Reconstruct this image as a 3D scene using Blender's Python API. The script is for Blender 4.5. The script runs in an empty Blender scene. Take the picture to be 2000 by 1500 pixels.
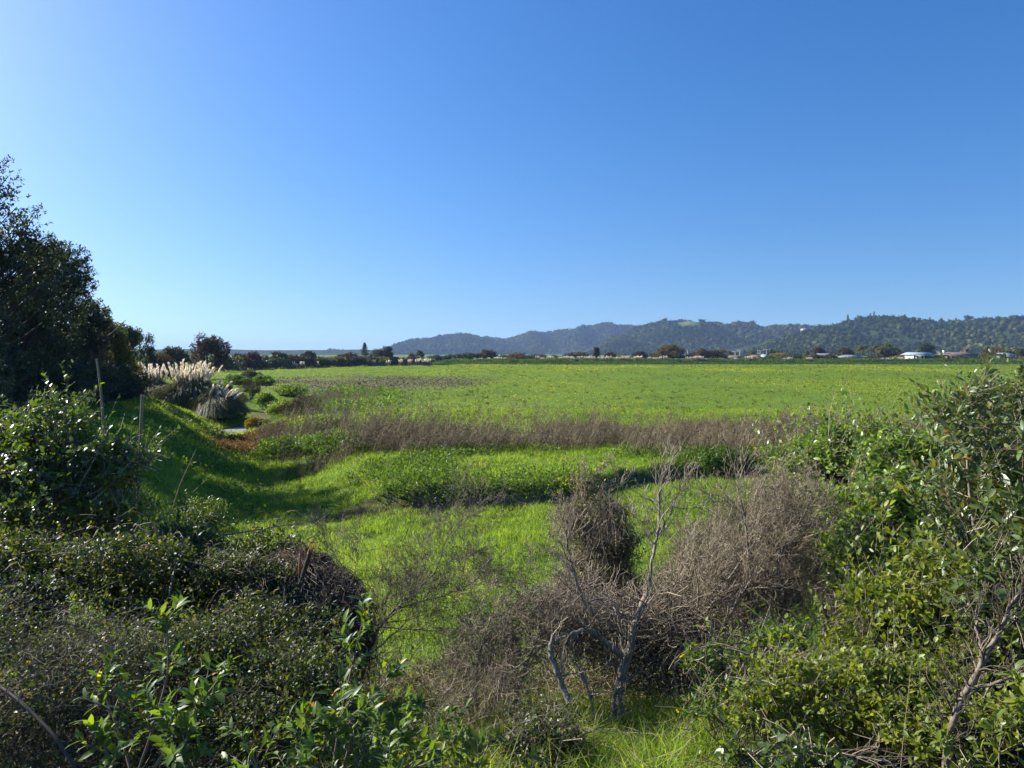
import bpy, math
import numpy as np
from mathutils import Vector

# ------------------------------------------------------------ camera, sky, sun, exposure
scene = bpy.context.scene
EYE = 4.2                      # eye height above the paddock level (the viewer stands on a bank)
F = 1387.0                     # focal length in photograph pixels (2000 wide)
HZ = 690.0                     # row of the horizon
cam_data = bpy.data.cameras.new("camera")
cam_data.sensor_width = 36.0
cam_data.lens = 36.0 * F / 2000.0
cam_data.shift_y = (HZ - 750.0) / 2000.0
cam_data.clip_start = 0.05
cam_data.clip_end = 20000.0
cam = bpy.data.objects.new("camera", cam_data)
cam.location = (0, 0, EYE)
cam.rotation_euler = (math.radians(90), 0, 0)
scene.collection.objects.link(cam)
scene.camera = cam

SUN_AZ = math.radians(-66.0)   # from straight ahead, negative = to the left
SUN_EL = math.radians(33.0)
world = bpy.data.worlds.new("World")
scene.world = world
world.use_nodes = True
wn = world.node_tree
wn.nodes.clear()
sky = wn.nodes.new("ShaderNodeTexSky")
sky.sky_type = 'NISHITA'
sky.sun_disc = False
sky.sun_elevation = SUN_EL
sky.sun_rotation = SUN_AZ
sky.altitude = 0
sky.air_density = 1.3
sky.dust_density = 1.15
sky.ozone_density = 7.0
stc = wn.nodes.new("ShaderNodeTexCoord")          # reads the sky a few degrees higher: cleaner air at the horizon
sof = wn.nodes.new("ShaderNodeVectorMath"); sof.operation = 'ADD'; sof.inputs[1].default_value = (0, 0, 0.09)
wn.links.new(stc.outputs["Generated"], sof.inputs[0])
wn.links.new(sof.outputs[0], sky.inputs["Vector"])
hsv = wn.nodes.new("ShaderNodeHueSaturation")
hsv.inputs["Saturation"].default_value = 1.23
hsv.inputs["Hue"].default_value = 0.508
hsv.inputs["Value"].default_value = 1.10
bg = wn.nodes.new("ShaderNodeBackground")
bg.inputs["Strength"].default_value = 0.073
wo = wn.nodes.new("ShaderNodeOutputWorld")
wn.links.new(sky.outputs[0], hsv.inputs["Color"])
wn.links.new(hsv.outputs[0], bg.inputs["Color"])
wn.links.new(bg.outputs[0], wo.inputs["Surface"])

sun_data = bpy.data.lights.new("sun", 'SUN')
sun_data.energy = 5.0
sun_data.angle = math.radians(0.5)
sun_data.color = (1.0, 0.93, 0.80)
sun = bpy.data.objects.new("sun", sun_data)
sdir = Vector((math.sin(SUN_AZ) * math.cos(SUN_EL), math.cos(SUN_AZ) * math.cos(SUN_EL), math.sin(SUN_EL)))
sun.rotation_euler = sdir.to_track_quat('Z', 'Y').to_euler()
sun.location = sdir * 30
scene.collection.objects.link(sun)

scene.view_settings.view_transform = 'Standard'
scene.view_settings.look = 'None'
scene.view_settings.gamma = 1.0
scene.view_settings.exposure = 1.12
scene.render.engine = 'CYCLES'
scene.cycles.max_bounces = 6
scene.cycles.diffuse_bounces = 3
scene.cycles.glossy_bounces = 2
scene.cycles.transmission_bounces = 3
scene.cycles.transparent_max_bounces = 6
scene.cycles.volume_bounces = 0
scene.cycles.sample_clamp_indirect = 4.0
scene.cycles.use_denoising = True
scene.cycles.use_adaptive_sampling = True
scene.cycles.adaptive_threshold = 0.02

# ------------------------------------------------------------ helpers
R0 = np.random.default_rng
def W(px, py, d):
    """world point seen at photograph pixel (px,py) at distance d straight ahead"""
    return np.array(((px - 1000) / F * d, d, EYE - (py - HZ) / F * d))
def sst(t):
    t = np.clip(t, 0, 1)
    return t * t * (3 - 2 * t)
def norm(v):
    return v / np.maximum(np.linalg.norm(v, axis=-1, keepdims=True), 1e-9)
def vnoise(x, y, seed=0):
    """smooth 2D value noise in 0..1"""
    xi = np.floor(x).astype(np.int64); yi = np.floor(y).astype(np.int64)
    xf = x - xi; yf = y - yi
    def h(a, b):
        n = (a * 374761393 + b * 668265263 + seed * 2147483647) & 0xffffffff
        n = ((n ^ (n >> 13)) * 1274126177) & 0xffffffff
        return ((n ^ (n >> 16)) & 0xffff) / 65535.0
    u = xf * xf * (3 - 2 * xf); v = yf * yf * (3 - 2 * yf)
    return (h(xi, yi) * (1 - u) + h(xi + 1, yi) * u) * (1 - v) + (h(xi, yi + 1) * (1 - u) + h(xi + 1, yi + 1) * u) * v
def fbm(x, y, seed=0, o=4):
    s = 0; a = 0.5; t = 0
    for k in range(o):
        s = s + a * vnoise(x * 2 ** k, y * 2 ** k, seed + k * 7); t += a; a *= 0.5
    return s / t

# --- terrain shape
YC_X = np.array([-60, -8, -5.5, 1.0, 3.9, 7.7, 14, 60]); YC_Y = np.array([18.6, 18.6, 18.6, 19.3, 22.0, 24.0, 26, 34])
AX_Y = np.array([0, 14, 20, 25, 37, 44, 60, 90]); AX_X = np.array([-5, -6, -6.8, -9.0, -13.4, -17.2, -19.5, -24])
def ycut(x): return np.interp(x, YC_X, YC_Y)
def axis(y): return np.interp(y, AX_Y, AX_X)
def G(x, y):
    x = np.asarray(x, float); y = np.asarray(y, float)
    b = 2.9 - 0.295 * y
    z = 0.35 * np.log1p(np.exp(np.clip(b / 0.35, -30, 30)))          # the bank under the viewer
    z = np.minimum(z, 2.62 + 0.0 * x)
    ax = axis(y)
    g = sst((y - 15) / 8) * (1 - sst((y - 60) / 20))
    z = z - (0.45 * np.exp(-((x - ax) / 1.9) ** 2 / 2) + 0.5 * np.exp(-((x + 17.3) / 1.25) ** 2 / 2 - ((y - 44.6) / 1.9) ** 2 / 2)) * g              # the gully with the pond
    z = z + 1.5 * (0.7 + 0.6 * fbm(x * 0.22, y * 0.16, 17, 3)) * sst((ax - x - 0.9 + 1.6 * (fbm(x * 0.3, y * 0.3, 19, 3) - 0.5)) / 5.0) * sst((y - 8) / 12) * (1 - 0.85 * sst((y - 40) / 13))  # bank at its left
    yc = ycut(x)
    m = sst((y - yc) / 0.8) * sst((x - ax - 1.3) / 2.5)
    z = z + m * (0.55 - 0.30 * sst((y - 26) / 5))
    z = z + (0.34 * (fbm(x * 0.55, y * 0.55, 3) - 0.5) + 0.16 * (fbm(x * 1.7, y * 1.7, 5, 2) - 0.5)) * sst((60 - y) / 30) * sst((y - 7) / 5) + 0.5 * (fbm(x * 0.02, y * 0.02, 9) - 0.5) * sst((y - 40) / 60) * (1 - sst((y - 235) / 15))
    # the far stopbank
    z = z + BANK(x, y)
    return z
def BY(x): return 250 + 0.015 * np.abs(x)
def BANK(x, y):
    by = BY(x)
    return 1.45 * sst((y - by) / 5.5) * (1 - 0.6 * sst((y - by - 12) / 6)) * sst((x + 34) / 14)

COL = scene.collection
MATS = {}
def newmat(name):
    m = bpy.data.materials.new(name); m.use_nodes = True
    nt = m.node_tree; nt.nodes.clear()
    return m, nt, nt.nodes.new("ShaderNodeOutputMaterial")
def attr_ramp(nt, stops, attr="rnd"):
    a = nt.nodes.new("ShaderNodeAttribute"); a.attribute_name = attr
    r = nt.nodes.new("ShaderNodeValToRGB"); e = r.color_ramp.elements
    while len(e) < len(stops): e.new(0.5)
    for i, (p, c) in enumerate(stops):
        e[i].position = p; e[i].color = (*c, 1)
    nt.links.new(a.outputs["Fac"], r.inputs[0])
    return r
def leafmat(name, stops, trans=0.45, gloss=0.08, rough=0.45, tcol=(1.9, 1.75, 0.55)):
    """thin leaf: diffuse + light through it + a waxy sheen; colour varies leaf by leaf"""
    m, nt, out = newmat(name)
    r = attr_ramp(nt, stops)
    mul = nt.nodes.new("ShaderNodeMix"); mul.data_type = 'RGBA'; mul.blend_type = 'MULTIPLY'; mul.inputs[0].default_value = 1
    nt.links.new(r.outputs[0], mul.inputs[6]); mul.inputs[7].default_value = (*tcol, 1)
    d = nt.nodes.new("ShaderNodeBsdfDiffuse"); t = nt.nodes.new("ShaderNodeBsdfTranslucent")
    nt.links.new(r.outputs[0], d.inputs[0]); nt.links.new(mul.outputs[2], t.inputs[0])
    x = nt.nodes.new("ShaderNodeMixShader"); x.inputs[0].default_value = trans
    nt.links.new(d.outputs[0], x.inputs[1]); nt.links.new(t.outputs[0], x.inputs[2])
    g = nt.nodes.new("ShaderNodeBsdfGlossy"); g.inputs["Roughness"].default_value = rough
    g.inputs[0].default_value = (0.9, 0.95, 1.0, 1)
    lw = nt.nodes.new("ShaderNodeLayerWeight"); lw.inputs[0].default_value = 0.5
    pw = nt.nodes.new("ShaderNodeMath"); pw.operation = 'POWER'; pw.inputs[1].default_value = 4.0
    nt.links.new(lw.outputs["Facing"], pw.inputs[0])
    ml = nt.nodes.new("ShaderNodeMath"); ml.operation = 'MULTIPLY_ADD'; ml.inputs[1].default_value = gloss * 1.6; ml.inputs[2].default_value = gloss * 0.35
    ml.use_clamp = True
    nt.links.new(pw.outputs[0], ml.inputs[0])
    y = nt.nodes.new("ShaderNodeMixShader")
    nt.links.new(ml.outputs[0], y.inputs[0]); nt.links.new(x.outputs[0], y.inputs[1]); nt.links.new(g.outputs[0], y.inputs[2])
    nt.links.new(y.outputs[0], out.inputs[0])
    MATS[name] = m
    return m
def drymat(name, stops, rough=0.8, spec=0.25, noise=0.0, nscale=20):
    m, nt, out = newmat(name)
    r = attr_ramp(nt, stops)
    p = nt.nodes.new("ShaderNodeBsdfPrincipled")
    p.inputs["Roughness"].default_value = rough
    p.inputs["Specular IOR Level"].default_value = spec
    src = r.outputs[0]
    if noise > 0:
        tc = nt.nodes.new("ShaderNodeTexCoord"); n = nt.nodes.new("ShaderNodeTexNoise")
        n.inputs["Scale"].default_value = nscale; n.inputs["Detail"].default_value = 5
        nt.links.new(tc.outputs["Object"], n.inputs["Vector"])
        mr = nt.nodes.new("ShaderNodeMapRange"); mr.inputs[1].default_value = 0.3; mr.inputs[2].default_value = 0.7
        mr.inputs[3].default_value = 1 - noise; mr.inputs[4].default_value = 1 + noise
        nt.links.new(n.outputs[0], mr.inputs[0])
        mx = nt.nodes.new("ShaderNodeVectorMath"); mx.operation = 'SCALE'
        nt.links.new(src, mx.inputs[0]); nt.links.new(mr.outputs[0], mx.inputs["Scale"])
        src = mx.outputs[0]
        bp = nt.nodes.new("ShaderNodeBump"); bp.inputs["Strength"].default_value = 0.6; bp.inputs["Distance"].default_value = 0.01
        nt.links.new(n.outputs[0], bp.inputs["Height"]); nt.links.new(bp.outputs[0], p.inputs["Normal"])
    nt.links.new(src, p.inputs["Base Color"])
    nt.links.new(p.outputs[0], out.inputs[0])
    MATS[name] = m
    return m
def dk(c, k): return tuple(v * k for v in c)

# --- mesh accumulator
class MB:
    def __init__(self): self.v = []; self.f3 = []; self.f4 = []; self.r3 = []; self.r4 = []; self.n = 0
    def add(self, v, f3=None, r3=None, f4=None, r4=None):
        v = np.asarray(v, float).reshape(-1, 3)
        if f3 is not None and len(f3):
            f3 = np.asarray(f3); self.f3.append(f3 + self.n); self.r3.append(np.broadcast_to(np.asarray(0.5 if r3 is None else r3, float), (len(f3),)))
        if f4 is not None and len(f4):
            f4 = np.asarray(f4); self.f4.append(f4 + self.n); self.r4.append(np.broadcast_to(np.asarray(0.5 if r4 is None else r4, float), (len(f4),)))
        self.v.append(v); self.n += len(v)
        return self
    def merge(self, o):
        if o.n == 0: return self
        V = np.concatenate(o.v)
        self.add(V, np.concatenate(o.f3) if o.f3 else None, np.concatenate(o.r3) if o.r3 else None,
                 np.concatenate(o.f4) if o.f4 else None, np.concatenate(o.r4) if o.r4 else None)
        return self
    def mesh(self, name, mat, org=(0, 0, 0), smooth=False):
        me = bpy.data.meshes.new(name)
        V = np.concatenate(self.v) - np.asarray(org)
        a3 = np.concatenate(self.f3) if self.f3 else np.zeros((0, 3), int)
        a4 = np.concatenate(self.f4) if self.f4 else np.zeros((0, 4), int)
        rr = np.concatenate((self.r3 if self.r3 else []) + (self.r4 if self.r4 else []))
        me.vertices.add(len(V)); me.vertices.foreach_set("co", V.astype(np.float32).ravel())
        li = np.concatenate([a3.ravel(), a4.ravel()]).astype(np.int32)
        me.loops.add(len(li)); me.loops.foreach_set("vertex_index", li)
        nf = len(a3) + len(a4); me.polygons.add(nf)
        st = np.concatenate([np.arange(len(a3)) * 3, len(a3) * 3 + np.arange(len(a4)) * 4]).astype(np.int32)
        me.polygons.foreach_set("loop_start", st)
        if smooth: me.polygons.foreach_set("use_smooth", np.ones(nf, bool))
        me.update(calc_edges=True)
        at = me.attributes.new("rnd", 'FLOAT', 'FACE'); at.data.foreach_set("value", rr.astype(np.float32))
        me.materials.append(mat if not isinstance(mat, str) else MATS[mat])
        return me
    def obj(self, name, mat, parent=None, smooth=False, org=None):
        if parent is not None: org = parent.location
        elif org is None: org = (0, 0, 0)
        me = self.mesh(name, mat, org, smooth)
        o = bpy.data.objects.new(name, me); COL.objects.link(o)
        if parent is not None: o.parent = parent
        else: o.location = org
        return o
def thing(name, label, cat, loc, group=None):
    o = bpy.data.objects.new(name, None); COL.objects.link(o)
    o.empty_display_size = 0.2
    o.location = tuple(float(c) for c in loc)
    o["label"] = label; o["category"] = cat
    if group: o["group"] = group
    return o
def tag(o, label=None, cat=None, group=None, kind=None):
    if label: o["label"] = label
    if cat: o["category"] = cat
    if group: o["group"] = group
    if kind: o["kind"] = kind
    return o
def copy_thing(src, loc, rz=0, sc=1.0, label=None):
    c = src.copy(); COL.objects.link(c); c.location = tuple(float(v) for v in loc); c.rotation_euler = (0, 0, rz); c.scale = (sc if np.ndim(sc) else (sc, sc, sc))
    if label: c["label"] = label
    for ch in list(src.children):
        d = ch.copy(); COL.objects.link(d); d.parent = c
        for g in ch.children:
            e = g.copy(); COL.objects.link(e); e.parent = d
    return c

# --- shapes, all vectorised
def perp(d, up):
    s = np.cross(d, up)
    bad = np.linalg.norm(s, axis=-1) < 1e-3
    if bad.any(): s[bad] = np.cross(d[bad], np.array([1.0, 0.2, 0]))
    return norm(s)
def leaves(P, D, N, L, Wd, rnd, kind="leaf", cup=0.12, droop=0.15):
    """P base, D direction, N rough face normal, L length, Wd width: one leaf each"""
    n = len(P); L = np.broadcast_to(L, (n,))[:, None]; Wd = np.broadcast_to(Wd, (n,))[:, None]
    D = norm(D); S = perp(D, N); U = norm(np.cross(S, D))
    mb = MB(); i = np.arange(n)[:, None]
    if kind == "diamond":
        V = np.stack([P, P + D * L * 0.5 - S * Wd * 0.5 + U * Wd * cup, P + D * L - U * L * droop, P + D * L * 0.5 + S * Wd * 0.5 + U * Wd * cup], 1)
        f = np.concatenate([i * 4 + np.array([0, 1, 2]), i * 4 + np.array([0, 2, 3])])
        mb.add(V, f, np.concatenate([rnd, rnd]))
    elif kind == "leaf":
        p = lambda t, s: P + D * L * t + S * Wd * s + U * (Wd * cup * abs(s) * 2 - L * droop * t * t)
        V = np.stack([P, p(.28, -.42), p(.33, 0), p(.28, .42), p(.68, -.38), p(.68, 0), p(.68, .38), p(1, 0)], 1)
        f3 = np.concatenate([i * 8 + np.array(t) for t in ([0, 2, 1], [0, 3, 2], [4, 5, 7], [5, 6, 7])])
        f4 = np.concatenate([i * 8 + np.array(t) for t in ([1, 2, 5, 4], [2, 3, 6, 5])])
        mb.add(V, f3, np.tile(rnd, 4), f4, np.tile(rnd, 2))
    elif kind == "blade":
        p = lambda t, s: P + D * L * t + S * Wd * s - np.array([0, 0, 1.0]) * (L * droop * t * t) + U * L * droop * t * t
        V = np.stack([p(0, -.5), p(0, .5), p(.5, -.4), p(.5, .4), p(1, 0)], 1)
        f4 = i * 5 + np.array([0, 1, 3, 2]); f3 = i * 5 + np.array([2, 3, 4])
        mb.add(V, f3, rnd, f4, rnd)
    elif kind == "tri":
        V = np.stack([P - S * Wd * .5, P + S * Wd * .5, P + D * L], 1)
        mb.add(V, i * 3 + np.array([0, 1, 2]), rnd)
    return mb
def tubes(P, R, rnd, sides=3, cap=False):
    """P (N,K,3) centre lines, R (N,K) radii"""
    N, K = P.shape[:2]
    T = np.gradient(P, axis=1); T = norm(T)
    ref = np.zeros((N, 1, 3)); ref[:, :, 0] = 0.3; ref[:, :, 1] = 0.9; ref[:, :, 2] = 0.31
    A = norm(np.cross(T, np.broadcast_to(ref, T.shape))); B = np.cross(T, A)
    th = np.arange(sides) / sides * 2 * np.pi
    V = P[:, :, None] + R[:, :, None, None] * (A[:, :, None] * np.cos(th)[:, None] + B[:, :, None] * np.sin(th)[:, None])
    n = np.arange(N)[:, None, None]; k = np.arange(K - 1)[None, :, None]; s = np.arange(sides)[None, None, :]
    s2 = (s + 1) % sides; base = n * K * sides
    f = np.stack([base + k * sides + s, base + k * sides + s2, base + (k + 1) * sides + s2, base + (k + 1) * sides + s], -1).reshape(-1, 4)
    r = np.repeat(rnd, (K - 1) * sides)
    return MB().add(V, None, None, f, r)
def curve(A, Bp, K, sag, rng, wig=0.0):
    """curved lines between A and B (N,3)"""
    t = np.linspace(0, 1, K)[None, :, None]
    P = A[:, None] * (1 - t) + Bp[:, None] * t
    P = P + sag[:, None] * (4 * t * (1 - t))
    if wig > 0:
        L = np.linalg.norm(Bp - A, axis=1)[:, None, None]
        w = rng.normal(0, 1, P.shape) * wig * L; w[:, 0] = 0
        P = P + w
    return P
def line(pts, rad, rnd=0.5, sides=6, K=None, rng=None, wig=0):
    """one smooth tube through given points"""
    pts = np.asarray(pts, float); rad = np.asarray(rad, float)
    K = K or len(pts) * 5
    d = np.r_[0, np.cumsum(np.linalg.norm(np.diff(pts, axis=0), axis=1))]; d /= d[-1]
    t = np.linspace(0, 1, K)
    P = np.stack([np.interp(t, d, pts[:, k]) for k in range(3)], 1)
    for _ in range(2): P[1:-1] = (P[:-2] + 2 * P[1:-1] + P[2:]) / 4
    if rng is not None and wig: P[1:-1] += rng.normal(0, wig, P[1:-1].shape)
    R = np.interp(t, d, rad)
    if rng is not None: R = R * (1 + rng.normal(0, 0.07, K))
    return tubes(P[None], R[None], np.array([rnd]), sides)
def rdir(rng, n): return norm(rng.normal(0, 1, (n, 3)))

def grow(rng, P0, D0, L0, R0_, levels, up=0.15, wig=0.12, K=6, gravity=0.0, keep=True):
    """branching skeleton, level by level. levels: (children, length ratio, angle, radius ratio)"""
    out = []
    P0 = np.atleast_2d(P0).astype(float); D0 = norm(np.atleast_2d(D0).astype(float)); n = len(P0)
    L = np.broadcast_to(L0, (n,)).astype(float); R = np.broadcast_to(R0_, (n,)).astype(float)
    for li in range(len(levels) + 1):
        pts = [P0]; d = D0.copy()
        for k in range(K - 1):
            d = norm(d + rng.normal(0, wig, d.shape) + np.array([0, 0, up - gravity * k / K]) * 0.3)
            pts.append(pts[-1] + d * (L / (K - 1))[:, None])
        P = np.stack(pts, 1)
        tt = np.linspace(0, 1, K)[None]
        Rr = R[:, None] * (1 - 0.55 * tt)
        out.append((P, Rr, L))
        if li == len(levels): break
        c, lr, ang, rr = levels[li]
        n = len(P0)
        u = rng.uniform(0.25, 1.0, (n, c)); u[:, 0] = 1.0
        idx = u * (K - 1); i0 = np.minimum(idx.astype(int), K - 2); fr = (idx - i0)[..., None]
        ar = np.arange(n)[:, None]
        Q = P[ar, i0] * (1 - fr) + P[ar, i0 + 1] * fr
        T = norm(P[ar, i0 + 1] - P[ar, i0])
        rd = rng.normal(0, 1, T.shape); rd = norm(rd - (rd * T).sum(-1, keepdims=True) * T)
        a = ang * rng.uniform(0.6, 1.3, (n, c, 1))
        Dn = norm(T * np.cos(a) + rd * np.sin(a))
        P0 = Q.reshape(-1, 3); D0 = Dn.reshape(-1, 3)
        L = (L[:, None] * lr * rng.uniform(0.6, 1.2, (n, c)) * (1.1 - 0.4 * u)).ravel()
        R = (Rr[ar, i0] * rr).ravel()
    return out
def skeleton(out, rng, sides=(6, 4, 3, 3, 3), lo=0.0, hi=1.0, rmin=0.0015):
    mb = MB()
    for k, (P, R, L) in enumerate(out):
        mb.merge(tubes(P, np.maximum(R, rmin), rng.uniform(lo, hi, len(P)), sides[min(k, len(sides) - 1)]))
    return mb
def sub_lobes(rng, E, m, rs=(0.28, 0.42), lo=-0.5):
    """lumpy outline: lobes set on the skin of each big ellipsoid (c, r)"""
    o = []
    for c, r in E:
        c = np.asarray(c, float); r = np.asarray(r, float)
        d = rdir(rng, m); d[:, 2] = np.where(d[:, 2] < lo, -d[:, 2], d[:, 2]); d = norm(d)
        k = rng.uniform(0.62, 0.9, (m, 1))
        for q, s in zip(c + d * r * k, rng.uniform(rs[0], rs[1], m)):
            o.append((q, r * s * np.array([1, 1, 0.85])))
    return o
def twigs_in(rng, lobes, n, tl, shell=0.55, outward=0.7, up=0.35):
    """n twigs on the lobes: origin, direction, length"""
    vol = np.array([(r[0] * r[1] * r[2]) ** (2 / 3) for c, r in lobes]); k = rng.choice(len(lobes), n, p=vol / vol.sum())
    C = np.array([l[0] for l in lobes])[k]; Rr = np.array([l[1] for l in lobes])[k]
    d = rdir(rng, n)
    s = rng.uniform(shell, 1.0, (n, 1)) ** 0.6
    tip = C + d * Rr * s
    dd = norm(d * outward + rng.normal(0, 0.45, (n, 3)) + np.array([0, 0, up]))
    L = tl * rng.uniform(0.5, 1.25, n)
    return tip - dd * L[:, None], dd, L
def leafy(rng, O, D, L, per, ll, lw, kind="leaf", spread=0.9, rndf=None, up=0.5, t0=0.15, droop=0.15, cup=0.12, jit=0.25):
    """leaves set along straight twigs"""
    n = len(O); t = np.tile(np.linspace(t0, 1.0, per)[None], (n, 1)) + rng.uniform(-.05, .05, (n, per))
    P = (O[:, None] + D[:, None] * (L[:, None] * t)[..., None])
    rd = rng.normal(0, 1, (n, per, 3)); T = np.broadcast_to(D[:, None], rd.shape)
    rd = norm(rd - (rd * T).sum(-1, keepdims=True) * T)
    ld = norm(rd * spread + T * (0.35 + 0.6 * t[..., None]) + np.array([0, 0, up * 0.25]))
    nn = norm(np.array([0, 0, 1.0]) * up + T * 0.6 + rng.normal(0, jit + 0.15, rd.shape))
    m = n * per
    r = rng.uniform(0, 1, m) if rndf is None else rndf(P.reshape(-1, 3), np.repeat(np.arange(n), per))
    LL = ll * rng.uniform(0.55, 1.2, m)
    return leaves(P.reshape(-1, 3), ld.reshape(-1, 3), nn.reshape(-1, 3), LL, LL * (lw / ll) * rng.uniform(0.85, 1.15, m), r, kind, cup, droop)
# ------------------------------------------------------------ materials
leafmat("grass", [(0, (.085, .165, .022)), (.35, (.175, .275, .034)), (.72, (.285, .385, .05)), (.9, (.28, .33, .07)), (1, (.40, .35, .18))], .52, .03, .5, (1.65, 1.6, .8))
leafmat("field_grass", [(0, (.11, .17, .016)), (.5, (.19, .265, .020)), (.85, (.27, .32, .026)), (1, (.28, .28, .06))], .5, .02, .6, (1.6, 1.55, .8))
leafmat("flower", [(0, (.38, .40, .02)), (1, (.62, .56, .03))], .4, .02)
leafmat("weed", [(0, (.04, .09, .014)), (.6, (.085, .165, .022)), (1, (.17, .25, .03))], .42, .06)
leafmat("tuft", [(0, (.03, .065, .012)), (.5, (.09, .14, .02)), (1, (.24, .26, .03))], .3, .05)
leafmat("red_weed", [(0, (.07, .04, .03)), (.6, (.14, .075, .055)), (.85, (.20, .13, .08)), (1, (.12, .14, .03))], .4, .04)
leafmat("bank_grass", [(0, (.035, .075, .012)), (.6, (.075, .145, .02)), (1, (.12, .18, .03))], .35, .04)
leafmat("dark_leaf", [(0, (.025, .045, .012)), (.6, (.055, .085, .018)), (.9, (.11, .14, .025)), (1, (.22, .16, .05))], .38, .08, .42)
leafmat("round_leaf", [(0, (.035, .075, .016)), (.55, (.075, .13, .02)), (.88, (.16, .22, .022)), (1, (.28, .28, .03))], .42, .13, .38)
leafmat("lance_leaf", [(0, (.045, .095, .016)), (.55, (.09, .165, .02)), (.86, (.18, .26, .022)), (.95, (.36, .34, .02)), (1, (.42, .24, .02))], .48, .09, .45)
leafmat("bush_leaf", [(0, (.055, .12, .016)), (.55, (.135, .235, .024)), (.88, (.27, .37, .03)), (.97, (.30, .30, .02)), (1, (.32, .18, .03))], .42, .11, .40)
leafmat("grey_leaf", [(0, (.050, .088, .026)), (.55, (.10, .155, .042)), (.90, (.16, .19, .07)), (1, (.32, .20, .08))], .30, .12, .40)
leafmat("olive_leaf", [(0, (.065, .10, .016)), (.5, (.15, .205, .026)), (.85, (.27, .31, .03)), (1, (.32, .25, .06))], .45, .08, .45)
leafmat("tree_leaf", [(0, (.028, .042, .024)), (.7, (.055, .078, .036)), (1, (.10, .125, .05))], .25, .08, .45)
leafmat("tree_leaf_olive", [(0, (.055, .07, .02)), (.6, (.13, .145, .03)), (1, (.22, .20, .045))], .35, .06, .5)
leafmat("tree_leaf_red", [(0, (.035, .025, .016)), (.7, (.065, .040, .024)), (1, (.10, .06, .03))], .3, .04, .5)
leafmat("tree_leaf_orange", [(0, (.07, .055, .018)), (.6, (.13, .085, .028)), (1, (.19, .11, .04))], .35, .03, .6)
leafmat("tree_leaf_yellow", [(0, (.12, .11, .02)), (1, (.24, .19, .03))], .35, .03, .6)
leafmat("hill_leaf", [(0, (.010, .018, .009)), (.5, (.026, .042, .014)), (1, (.105, .115, .030))], .15, .0, .6)
leafmat("dead_leaf_brown", [(0, (.04, .03, .025)), (.6, (.085, .062, .05)), (1, (.15, .11, .08))], .2, .02, .6, (1, .9, .7))
leafmat("pampas_leaf", [(0, (.06, .085, .035)), (.5, (.15, .17, .07)), (1, (.38, .33, .19))], .3, .06, .5)
leafmat("plume", [(0, (.74, .66, .54)), (1, (.92, .87, .78))], .5, .0, .6, (1.0, .97, .9))
leafmat("thatch", [(0, (.07, .056, .04)), (.5, (.19, .15, .11)), (1, (.42, .35, .25))], .15, .06, .5, (1, .8, .6))
leafmat("litter", [(0, (.07, .045, .025)), (.5, (.16, .11, .06)), (1, (.28, .21, .12))], .2, .04, .6, (1, .8, .6))
drymat("twig", [(0, (.055, .043, .030)), (.5, (.175, .140, .095)), (1, (.42, .36, .25))], .6, .35)
drymat("twig_dark", [(0, (.028, .022, .016)), (.6, (.09, .072, .052)), (1, (.25, .205, .15))], .6, .3)
drymat("stalk", [(0, (.06, .050, .034)), (.5, (.16, .133, .085)), (1, (.37, .31, .19))], .8, .1)
drymat("bark", [(0, (.11, .09, .07)), (1, (.21, .18, .145))], .85, .2, .45, 30)
drymat("pale_bark", [(0, (.15, .125, .10)), (1, (.27, .235, .19))], .8, .25, .35, 35)
drymat("far_bark", [(0, (.05, .04, .032)), (1, (.11, .09, .075))], .9, .1)
drymat("split_wood", [(0, (.34, .15, .05)), (1, (.50, .26, .10))], .7, .2, .3, 60)
drymat("cane", [(0, (.20, .16, .11)), (1, (.32, .26, .18))], .6, .3, .3, 25)
drymat("white_wall", [(0, (.72, .72, .70)), (1, (.8, .8, .78))], .7, .2, .06, 2)
drymat("cream_wall", [(0, (.55, .5, .42)), (1, (.6, .55, .46))], .7, .2, .06, 2)
drymat("brown_wall", [(0, (.16, .12, .10)), (1, (.20, .15, .12))], .8, .2, .15, 2)
drymat("blue_wall", [(0, (.36, .46, .54)), (1, (.4, .5, .58))], .7, .2, .06, 2)
drymat("grey_roof", [(0, (.16, .18, .20)), (1, (.20, .22, .24))], .45, .5, .08, 1)
drymat("pale_roof", [(0, (.24, .31, .35)), (1, (.28, .35, .39))], .4, .5, .06, 1)
drymat("brown_roof", [(0, (.15, .10, .085)), (1, (.19, .13, .11))], .7, .2, .2, 1)
drymat("dark_glass", [(0, (.02, .025, .03)), (1, (.03, .035, .04))], .12, .6)
drymat("timber", [(0, (.14, .12, .10)), (1, (.2, .17, .14))], .85, .2, .3, 12)
drymat("pale_metal", [(0, (.5, .5, .5)), (1, (.6, .6, .6))], .5, .4)
drymat("pale_concrete", [(0, (.42, .40, .37)), (1, (.5, .48, .44))], .8, .2, .15, 3)

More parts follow.
